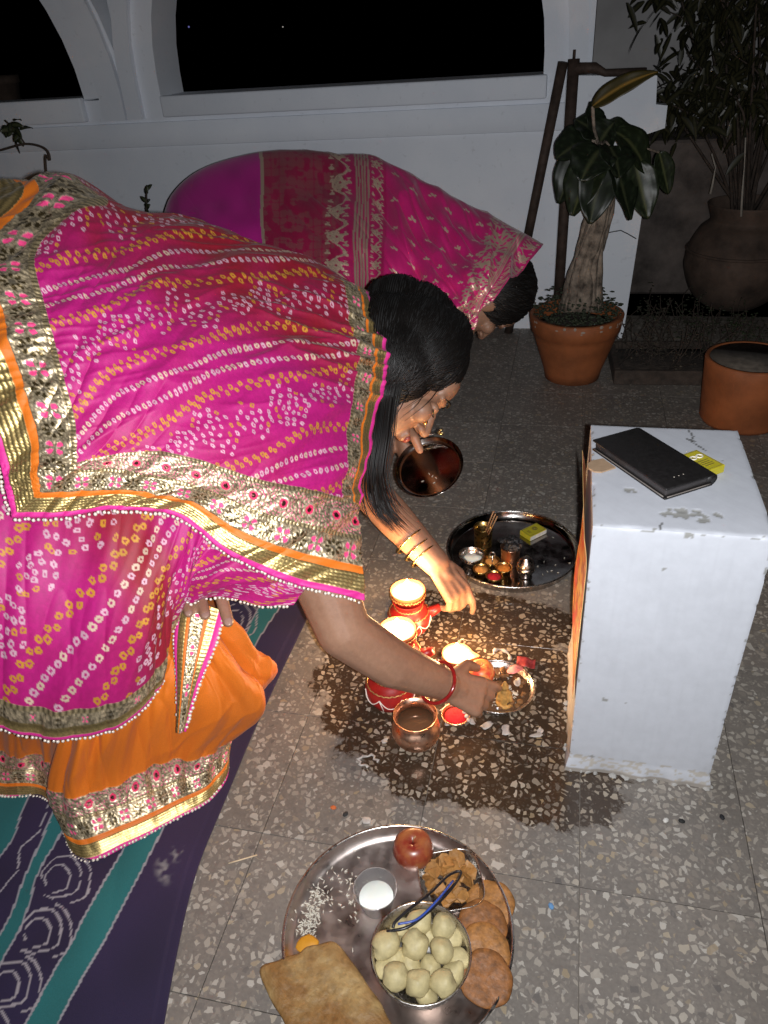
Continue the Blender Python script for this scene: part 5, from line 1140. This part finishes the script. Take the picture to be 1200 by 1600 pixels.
obj('base', *lathe([(0, 0), (.016, 0), (.016, .004), (.013, .006), (0, .006)], 20, at(b)), clay, idl)
for i, (x, y, L_, lb) in enumerate(((805, 1046, .017, 'pink petal propped on the far rim of the offering dish'), (808, 1062, .012, 'crumpled pale petal inside the right of the offering dish'))):
    c = G(x, y, .026); v, f = sphere(np.array([c[0], c[1], .026-.006*i]), (L_, L_*.55, .0022), 12, 8, rotz(.5+i)); v = v+np.array([0, 0, 1])*((vnoise(v[:, 0], v[:, 1], 90, 111)-.5)*.008)[:, None]; o = obj('petal', v, f, M['pink_petal'] if i == 0 else M['petal']); tag(o, lb, 'petal')
c = G(828, 1040, .006); v, f = bevel_box(.05, .035, .001, 0); nn = 8
uu, vv = np.meshgrid(np.linspace(-1, 1, 16), np.linspace(-1, 1, 12)); P = np.stack([c[0]-.008+uu*.018, c[1]+vv*.014, .006+.012*vnoise(uu, vv, 1.5, 113)], -1); o = obj('paper_scrap', P.reshape(-1, 3), grid_faces(12, 16), M['maroon_paper']); tag(o, 'crumpled maroon paper behind the offering dish', 'paper'); o.modifiers.new('paper', 'SOLIDIFY').thickness = .0006
c = G(784, 1026, .012); o = obj('dough_ring', *tube([np.array([c[0]+.016*math.cos(a), c[1]+.012*math.sin(a), .010+.012*math.sin(a*.5)]) for a in np.linspace(-.3, 3.6, 20)], [.003+.0015*math.sin(k) for k in range(20)], 8), M['petal']); tag(o, 'pale curved petal strip behind the offering dish', 'petal')
c = G(752, 1046, .035); t = NT('fruit_skin'); t.p(Base_Color=t.mix(t.rng(t.noise(55, 4), .4, .6), (.55, .05, .03), (.62, .28, .08)), Roughness=.4); fr_ = thing('fruit', 'red and yellow fruit between the lone lamp and the reaching hand', 'fruit', (c[0], c[1], 0))
obj('flesh', *lathe([(0, .002), (.008, 0), (.017, .004), (.024, .016), (.0255, .028), (.022, .040), (.013, .0465), (.005, .046), (0, .043)], 28, at((c[0], c[1], .001))), t.m, fr_); obj('stem', *tube([(c[0], c[1], .043), (c[0]+.002, c[1], .053)], .001, 5), M['wood_stick'], fr_)
c = G(764, 1088, .008); o = obj('sweet_ball', *sphere((c[0], c[1], .012), (.010, .009, .007), 12, 9), M['ochre_powder']); tag(o, 'small orange sweet in the left of the offering dish', 'sweet')
ps = []
for i in range(60):
    a, r = rng.uniform(0, 2*pi), .050*math.sqrt(rng.random()); ps.append(sphere((dc[0]+r*math.cos(a), dc[1]+r*math.sin(a), .0092+rng.random()*.001), (.0036, .0009, .0008), 6, 4, rotz(rng.uniform(0, 3))))
for i in range(14):
    a, r = rng.uniform(0, 2*pi), .034*math.sqrt(rng.random()); ps.append(sphere((dc[0]+r*math.cos(a), dc[1]+r*math.sin(a), .0095), (.006, .004, .002), 7, 5, rotz(rng.uniform(0, 3))))
o = obj('rice_grains', *merge(ps), M['rice']); tag(o, 'rice and petals scattered inside the offering dish', 'rice', None, 'stuff')
ps = []
for i in range(42):
    a, r = rng.uniform(0, 2*pi), .052*math.sqrt(rng.random()); ps.append(sphere((dc[0]+r*math.cos(a), dc[1]+r*math.sin(a), .009+rng.random()*.008), (rng.uniform(.003, .009), rng.uniform(.003, .007), rng.uniform(.002, .005)), 6, 5, rotz(rng.uniform(0, 3))))
o = obj('flower_scraps', *merge(ps), plain('sodden_marigold', (.16, .075, .025), .7, 0, .7, 70, .5), None, False); tag(o, 'brown sodden flower scraps round the figure in the offering dish', 'flowers', None, 'stuff')
p = G(712, 1121, .006); kb = vessel('bowl', 'tiny bowl of red powder below the reaching hand', 'bowl', (p[0], p[1], .001), bowl_prof(.024, .014, .015, .001), M['copper'])
v, f = lathe([(0, .004), (.021, .0095), (.016, .0125), (.006, .0145), (0, .0145)], 28, at((p[0], p[1], .001))); obj('powder', v, f, M['red_powder'], kb)
for i in range(3): c = G(726+3*i, 1113+6*i, .016); tag(obj('petal', *sphere((c[0], c[1], .0165), (.005, .004, .002), 8, 5, rotz(i)), M['petal']), 'bit of white petal on the red powder bowl', 'petal', 'petals on the red powder')
# wilted petals and flour marks on the floor
for i, (x, y, a, b) in enumerate(((575, 1190, .020, .015), (700, 1130, .010, .006), (735, 1128, .011, .006), (760, 1135, .013, .007), (790, 1142, .012, .008), (838, 1150, .010, .006), (845, 1142, .008, .005), (572, 1283, .010, .007), (600, 1160, .008, .005), (690, 1112, .004, .004))):
    c = G(x, y); n_ = 18; pts = [np.array([c[0]+a*(.8+.2*math.sin(k*2.3+i))*math.cos(2*pi*k/n_), c[1]+b*(.8+.25*math.cos(k*1.7))*math.sin(2*pi*k/n_), .0018]) for k in range(n_ if i else n_-3)]
    if i == 0: o = obj('flour_ring', *tube(pts, [.0028*(.6+.6*math.sin(k*1.9)**2) for k in range(len(pts))], 6, True, .5), M['petal']); tag(o, 'smudged ring of white flour on the wet floor left of the copper pot', 'flour')
    else:
        v, f = sphere((c[0], c[1], .0022), (a, b, .0014), 12, 7, rotz(i*1.3)); v = v+((vnoise(v[:, 0]+i, v[:, 1], 160, 115)-.5)*.007)[:, None]*np.array([1, 1, .3]); o = obj('petal', v, f, M['petal']); tag(o, 'wilted white petal '+('', 'just below the red powder bowl', 'under the offering dish, left of three', 'under the offering dish, middle of three', 'under the offering dish, right of three', 'right of the offering dish, lower of two', 'right of the offering dish, upper of two', 'by the far rim of the near plate', 'left of the copper pot', 'beside the red powder bowl, smallest')[i], 'petal', 'petals strewn on the floor')
p, q = G(357, 1349, .003), G(402, 1336, .003); o = obj('matchstick', *tube([p, q], .0011, 5), M['matchwood']); tag(o, 'pale matchstick lying on the tiles by the floor sheet', 'matchstick')
for i, (x, y, lb, col) in enumerate(((521, 1263, 'orange crumb', (.5, .12, .03)), (540, 1273, 'dark crumb', (.02, .02, .02)), (861, 1417, 'pale blue crumb', (.1, .22, .4)), (1065, 1284, 'black grit', (.01, .01, .01)), (1040, 1283, 'white pebble', (.6, .58, .54)), (1128, 1278, 'black bit', (.01, .01, .012)))):
    c = G(x, y); o = obj('crumb', *sphere((c[0], c[1], .002), (.0055, .004, .0025), 7, 5, rotz(i)), plain('crumb_%d' % i, col, .8), None, False)
    tag(o, lb+(' left of the near plate' if i < 2 else ' on the tiles right of the fried breads' if i == 2 else ' on the tiles just below the plinth'), 'crumb')

# ------------------------------------------------------------------ potted plants and the dark garden strip
def leaf(base, d, nrm_, L_, Wd, droop=.6, fold_=.25, nl=12, nw=7, veins=0):
    """broad leaf: midrib curve bending down, blade folded along the midrib"""
    d = nrm(d); n_ = nrm(nrm_-np.dot(nrm_, d)*d); x = np.cross(d, n_); P, C_ = [], []; p = np.array(base, float); dd = d.copy(); ph = random.random()*6
    for i in range(nl):
        t_ = i/(nl-1); w = Wd*(math.sin(pi*min(1, t_**.8*.95+.04))**.7)*(1-.12*t_)+.0004
        for j in range(nw):
            s_ = (j/(nw-1)-.5)*2; P.append(p+x*s_*w+n_*(abs(s_)**1.5*w*fold_+.03*Wd*math.sin(t_*14+ph+s_*2)*abs(s_)*2-.05*Wd*(abs(s_) > .8)))
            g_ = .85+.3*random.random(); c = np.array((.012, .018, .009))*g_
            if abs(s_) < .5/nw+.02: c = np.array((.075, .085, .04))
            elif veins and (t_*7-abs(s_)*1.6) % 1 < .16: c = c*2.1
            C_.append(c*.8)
        dd = nrm(dd+np.array([0, 0, -1.])*droop/nl*1.6); n_ = nrm(n_-np.dot(n_, dd)*dd); x = np.cross(dd, n_); p = p+dd*L_/(nl-1)
    return np.array(P), grid_faces(nl, nw), np.array(C_)
def leaf_obj(name, parent, *a, tint=None, **k):
    P, f, c = leaf(*a, **k)
    if tint is not None: c = c*np.array(tint)
    me = mesh_from(name, P, f); set_attr(me, 'col', c); o = link(name, me, M['leafcol'], parent); o.modifiers.new('blade', 'SOLIDIFY').thickness = .0012; return o
p = G(893, 590); pc = np.array([p[0], p[1]+.02, 0]); axp = (pc-CC)@CF
rt = 71*axp/FOC*.97; rb_ = rt*.60
zt = .5*sum((A(893, y, 1.)[2]) for y in (478, 478)); zt = CAM_H+(axp-.02)*ray(893, 470)[2]
po = thing('flower_pot', 'tall terracotta pot of the rubber plant by the wall', 'pot', pc)
obj('pot_wall', *lathe([(0, 0), (rb_, 0), (rb_*1.06, .03), (rt*.88, zt*.66), (rt*.93, zt*.75), (rt*.95, zt*.76), (rt, zt*.99), (rt-.004, zt), (rt-.02, zt), (rt*.84, zt*.72), (0, zt*.70)], 56, at(pc)), M['terracotta_orange'], po)
chipm = plain('flaking_lime', (.32, .25, .20), .9)
for i in range(16):
    a = rng.uniform(pi*1.05, pi*1.95); z = zt*(.985-.10*rng.random()**2); r = np.interp(z/zt, [.76, .99], [rt*.95, rt])+.0006; obj('flaked_patch', *sphere(pc+np.array([r*math.cos(a), r*math.sin(a), z]), (rng.uniform(.003, .009), .0010, rng.uniform(.002, .006)), 5, 4, rotz(a+pi/2)), chipm, po, False)
obj('soil', *lathe([(0, zt*.86), (rt*.5, zt*.88), (rt*.88, zt*.80)], 30, at(pc)), M['soil'], po)
gc = []; cols = []
for i in range(900):                                     # low succulent carpet in the pot
    a, r = rng.uniform(0, 2*pi), rt*.95*math.sqrt(rng.random()); h = zt*.84+(.10 if r < rt*.75 else .06)*rng.random(); c = pc+np.array([r*math.cos(a), r*math.sin(a), h]); gc.append(sphere(c, (rng.uniform(.004, .010), rng.uniform(.003, .007), .0025), 5, 3, np.array(Matrix.Rotation(rng.uniform(0, 6), 3, 'Z')@Matrix.Rotation(rng.uniform(-1, 1), 3, 'X'))))
pg = thing('ground_cover_plant', 'low leafy growth filling the rubber plant pot', 'plant', pc+np.array([0, 0, zt*.8])); o = obj('foliage', *merge(gc), plain('succulent_leaf', (.028, .036, .018), .6, 0, .4, 60, 0), pg); o['kind'] = 'stuff'
rp = thing('rubber_plant', 'rubber plant with drooping dark leaves in the tall terracotta pot', 'plant', pc+np.array([0, 0, zt*.8]))
def TA(x, y, da=0.): return W(x, y, pc[1]+da)
tr = []
for k in range(15):
    a = 2*pi*k/15; o_ = 23*math.cos(a); d_ = .045*math.sin(a)
    tr.append(tube(cr(np.array([TA(908+o_*1.15, 485, d_*1.1), TA(915+o_*.85+rng.normal(0, 3), 420, d_), TA(932+o_*.7+rng.normal(0, 3), 360, d_*.8), TA(945+o_*.5, 300, d_*.6), TA(940+o_*.2, 235, 0)]), 14), [q_*.82*rng.uniform(.7, 1.25) for q_ in (.026, .022, .019, .017, .015, .015, .014, .014, .013, .012, .011, .010, .009, .008)], 7))
obj('trunk', *merge(tr), M['bark_pale'], rp)
hub = TA(938, 235)
LV = [((932, 236), (893, 332), .066, .12, -.11), ((944, 240), (922, 345), .062, .10, -.14), ((956, 238), (988, 338), .060, .12, -.10), ((992, 252), (1014, 338), .052, .10, -.06), ((915, 224), (868, 312), .056, .25, -.04), ((925, 222), (868, 222), .070, .55, -.06), ((962, 206), (1034, 240), .058, .75, -.03), ((938, 214), (904, 180), .064, .25, .02), ((931, 206), (924, 160), .042, .05, .03), ((950, 214), (992, 188), .058, .4, .05), ((940, 232), (905, 262), .07, .5, -.16), ((952, 228), (975, 258), .066, .6, -.15), ((1030, 238), (1046, 300), .034, .1, .02), ((936, 225), (955, 190), .06, .3, -.02)]
for i, (b, e, Wd, dr_, da) in enumerate(LV):
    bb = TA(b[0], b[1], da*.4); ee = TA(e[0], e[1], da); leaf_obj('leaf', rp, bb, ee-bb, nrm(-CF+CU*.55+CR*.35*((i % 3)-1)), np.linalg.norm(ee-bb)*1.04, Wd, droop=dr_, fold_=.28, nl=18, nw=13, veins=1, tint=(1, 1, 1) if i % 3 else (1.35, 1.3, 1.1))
    obj('leaf_stalk', *tube([hub, (hub+bb)/2+np.array([0, 0, .02]), bb], .0035, 6), M['bark_pale'], rp)
bb = TA(926, 166, -.06); ee = TA(1022, 108, -.06); leaf_obj('leaf', rp, bb, (ee-bb)+np.array([0, 0, .04]), nrm(-CF+.25*CU), np.linalg.norm(ee-bb)*1.05, .030, droop=.35, nl=16, nw=9, tint=(4.6, 2.4, 1.1))
obj('leaf_stalk', *tube([hub, TA(928, 200, -.02), bb], .005, 6), M['bark_pale'], rp)
# supports
s1a, s1b = W(880, 97, TW-.14), G(800, 530, .0)
s1b = np.array([W(808, 440, TW-.18)[0]-.04, TW-.30, .0]); s1b = s1a+(W(826, 350, TW-.16)-s1a)*3.6; s1b = W(795, 500, TW-.05); s1b[2] = .0
o = obj('iron_pole', *tube([s1a, s1b], .017, 10), M['iron']); tag(o, 'dark pole leaning against the wall left of the rubber plant', 'pole')
up_ = W(897, 92, TW-.16); fr = thing('pipe_stand', 'rusty upright pipe with a horizontal arm behind the rubber plant', 'pipe stand', (up_[0], up_[1], 0))
obj('upright', *tube([np.array([up_[0], up_[1], 0]), up_], .019, 10), M['iron'], fr); obj('pin', *tube([up_, up_+np.array([0, 0, .025])], .005, 6), M['iron'], fr)
obj('arm', *tube([W(890, 108, TW-.16), W(930, 106, TW-.16), W(946, 114, TW-.16), W(1010, 112, TW-.16)], [.019, .016, .011, .012], 9), M['iron'], fr)
# short open pot lower right
p = G(1150, 690); q = np.array([G(1152, 640)[0], G(1152, 640)[1], 0]); q = G(1155, 655); ax2 = (q-CC)@CF; r2 = 66*ax2/FOC
op = thing('flower_pot', 'empty open orange clay pot at the right behind the plinth', 'pot', (q[0], q[1], 0)); h2 = .20
obj('pot_wall', *lathe([(0, 0), (r2*.84, 0), (r2*.9, .012), (r2*.98, h2*.8), (r2, h2*.97), (r2-.003, h2), (r2-.012, h2), (r2*.86, h2*.5), (r2*.78, .03), (0, .03)], 60, at((q[0], q[1], 0))), M['terracotta_orange'], op)
obj('dark_lining', *lathe([(r2-.0135, h2-.002), (r2*.85, h2*.5), (r2*.77, .035), (0, .034)], 50, at((q[0], q[1], 0))), plain('dark_lining_clay', (.10, .085, .07), .95, 0, .4, 40, .4), op)  # inside of the pot lined in a darker brown than its outer wall
# planting tray with weeds
c1_, c2_ = G(968, 603), G(1085, 590)
tc_ = (c1_+c2_)/2+np.array([.02, .11, 0]); trl = thing('planting_tray', 'shallow wooden tray of soil and weeds behind the open pot', 'tray', (tc_[0], tc_[1], 0)); tl, td = .34, .26
TM = rotz(.05, (tc_[0], tc_[1], 0))
for (sx, sy, x, y) in ((tl, .02, 0, -td/2), (tl, .02, 0, td/2), (.02, td-.02, -tl/2+.01, 0), (.02, td-.02, tl/2-.01, 0)): obj('board', *bevel_box(sx, sy-.001, .05, .002, 1, TM@at((x, y, .026))), M['bark_dark'], trl, False)
obj('soil', *bevel_box(tl-.04, td-.04, .03, .004, 1, TM@at((0, 0, .018))), M['soil'], trl)
def weeds(name, label, c, n_, spread, h, col, lw=.006):
    o = thing(name, label, 'plant', c); ps, lf = [], []
    for i in range(n_):
        b = np.array(c)+np.array([rng.normal(0, spread), rng.normal(0, spread*.6), 0]); t_ = b+np.array([rng.normal(0, h*.35), rng.normal(0, h*.25), h*rng.uniform(.4, 1.)]); m_ = (b+t_)/2+rng.normal(0, h*.08, 3); ps.append(tube(cr(np.array([b, m_, t_]), 6), .0013, 4))
        for k in range(7):
            q_ = b+(t_-b)*rng.uniform(.2, 1.05)+rng.normal(0, .008, 3); lf.append(sphere(q_, (lw*rng.uniform(.7, 1.8), lw*.7, .001), 5, 3, np.array(Matrix.Rotation(rng.uniform(0, 6), 3, 'Z')@Matrix.Rotation(rng.uniform(-1, 1), 3, 'X'))))
    obj('stems', *merge(ps), M['bark_dark'], o)['kind'] = 'stuff'; obj('foliage', *merge(lf), plain(name+'_leaf', col, .6, 0, .4, 80, 0), o)['kind'] = 'stuff'; return o
weeds('weed_clump', 'scraggly dry weeds growing in the planting tray', (tc_[0], tc_[1], .03), 46, .09, .16, (.05, .04, .028))
g_ = G(1030, 520); weeds('weed_bed', 'low weeds on the dark soil in front of the round clay pot', (g_[0]+.05, g_[1], .01), 60, .16, .13, (.035, .04, .022))
g_ = G(1150, 560); weeds('weed_patch', 'green weeds at the right edge above the open pot', (g_[0], g_[1]+.08, .01), 40, .10, .13, (.03, .045, .018))
# big round water jar
g_ = G(1135, 498); ax3 = (np.array([g_[0], g_[1]+.12, .2])-CC)@CF; R3 = 80*ax3/FOC
jc = np.array([g_[0]+.03, g_[1]+.14, .012]); jar = thing('clay_jar', 'big round weathered clay jar in the dark garden strip', 'jar', jc)
jp = [(0, 0), (R3*.45, 0), (R3*.8, R3*.28), (R3*.985, R3*.72), (R3, R3*.95), (R3*.96, R3*1.18), (R3*.80, R3*1.5), (R3*.66, R3*1.62), (R3*.64, R3*1.70), (R3*.72, R3*1.92), (R3*.70, R3*1.94), (R3*.58, R3*1.7), (0, R3*1.6)]
jp = [tuple(q) for q in cr(np.array(jp), 50)]; obj('body', *lathe(jp, 56, at(jc)), M['clay_dark'], jar)
obj('neck_band', *tube([jc+np.array([R3*.985*math.cos(a), R3*.985*math.sin(a), R3*1.12]) for a in np.linspace(0, 2*pi, 50)], .006, 6, False), M['clay_dark'], jar)
for x, y in ((1125, 438), (1150, 432), (1176, 438), (1160, 382), (1132, 382)):
    d_ = ray(x, y); t0 = ((jc-CC)@CF)-R3*.9; obj('knob', *sphere(CC+d_*(t0+.02*0), .013, 8, 6), M['terracotta'], jar)
# shrub growing from the jar
shr_ = thing('shrub', 'tall leafy shrub rising out of the big clay jar', 'shrub', jc+np.array([0, 0, R3*1.6]))
br_, lf_, cl_ = [], [], []
top0 = jc+np.array([0, 0, R3*1.55]); n = 0; LP, LFc, LC = [], [], []
for i in range(28):
    a = rng.uniform(0, 2*pi); e = W(rng.uniform(1005, 1270), rng.uniform(-160, 190), jc[1]+rng.normal(-.05, .13)); m_ = top0*.45+e*.55+np.array([0, 0, .10])+rng.normal(0, .04, 3)
    path = cr(np.array([top0+rng.normal(0, .02, 3), m_, e]), 12); br_.append(tube(path, [.007*(1-.8*k/11) for k in range(12)], 5))
    for k in range(52):
        t_ = rng.uniform(.45, 1.0)**.7; p_ = np.array([np.interp(t_*11, range(12), path[:, c]) for c in range(3)])+rng.normal(0, .045, 3); dd = nrm(np.array([rng.normal(), rng.normal(), -.55+.4*rng.normal()])); P, f, c = leaf(p_, dd, nrm(rng.normal(0, 1, 3)+np.array([0, 0, 1.])), rng.uniform(.05, .10), rng.uniform(.007, .012), .5, .3, 5, 3)
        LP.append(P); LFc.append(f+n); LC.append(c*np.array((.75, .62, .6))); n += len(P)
obj('branches', *merge(br_), M['bark_dark'], shr_)
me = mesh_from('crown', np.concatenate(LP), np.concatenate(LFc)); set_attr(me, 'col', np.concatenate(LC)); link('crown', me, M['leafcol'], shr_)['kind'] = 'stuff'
strm = plain('white_string', (.32, .29, .25), .8)
for i, pts in enumerate((((1165, 215), (1163, 262), (1160, 300), (1158, 338)), ((1112, 240), (1118, 262), (1113, 290), (1110, 303)))):
    a_ = jc[1]-.20; o = obj('string', *tube([W(x, y, a_) for x, y in pts], [.003, .002, .004, .005], 5), strm); tag(o, ('longer' if i == 0 else 'shorter')+' pale string hanging from the shrub', 'string')
# creeper stems beside the left arch and behind the front woman
lp_ = thing('creeper', 'thin bare stem with a tuft of leaves against the wall at the far left', 'plant', (W(75, 300, TW-.5)[0], TW-.5, 0))
a_ = TW-.45; st_ = [W(72, 420, a_), W(73, 275, a_), W(78, 250, a_), (W(70, 232, a_)), W(40, 225, a_), W(0, 235, a_), W(-30, 240, a_)]
st_[0] = np.array([st_[0][0], a_, 0.]); obj('stem', *tube(cr(np.array(st_), 40), .004, 6), M['bark_dark'], lp_)
tw = [W(40, 226, a_), W(25, 205, a_), W(8, 188, a_)]; obj('stem', *tube(cr(np.array(tw), 10), .003, 5), M['bark_dark'], lp_)
for i in range(18):
    t_ = rng.random(); b = W(34-30*t_+rng.normal(0, 5), 212-25*t_+rng.normal(0, 7), a_); leaf_obj('leaf', lp_, b, rng.normal(0, 1, 3)+np.array([0, 0, -.4]), np.array([0, -1., .5]), rng.uniform(.03, .055), .010, .5, .3, 6, 3)
sg = thing('sprig', 'small dark sprig showing above the front woman\'s back', 'plant', (W(228, 340, a_)[0], a_, 0)); b0 = W(228, 345, a_); t0 = W(229, 300, a_)
obj('stem', *tube([np.array([b0[0], b0[1], 0]), b0, t0], .003, 5), M['bark_dark'], sg)
for i in range(11):
    b = b0+(t0-b0)*rng.uniform(.3, 1.05); leaf_obj('leaf', sg, b, rng.normal(0, 1, 3)+np.array([0, 0, .6]), np.array([0, -1., .5]), rng.uniform(.022, .036), .007, .3, .3, 6, 3)
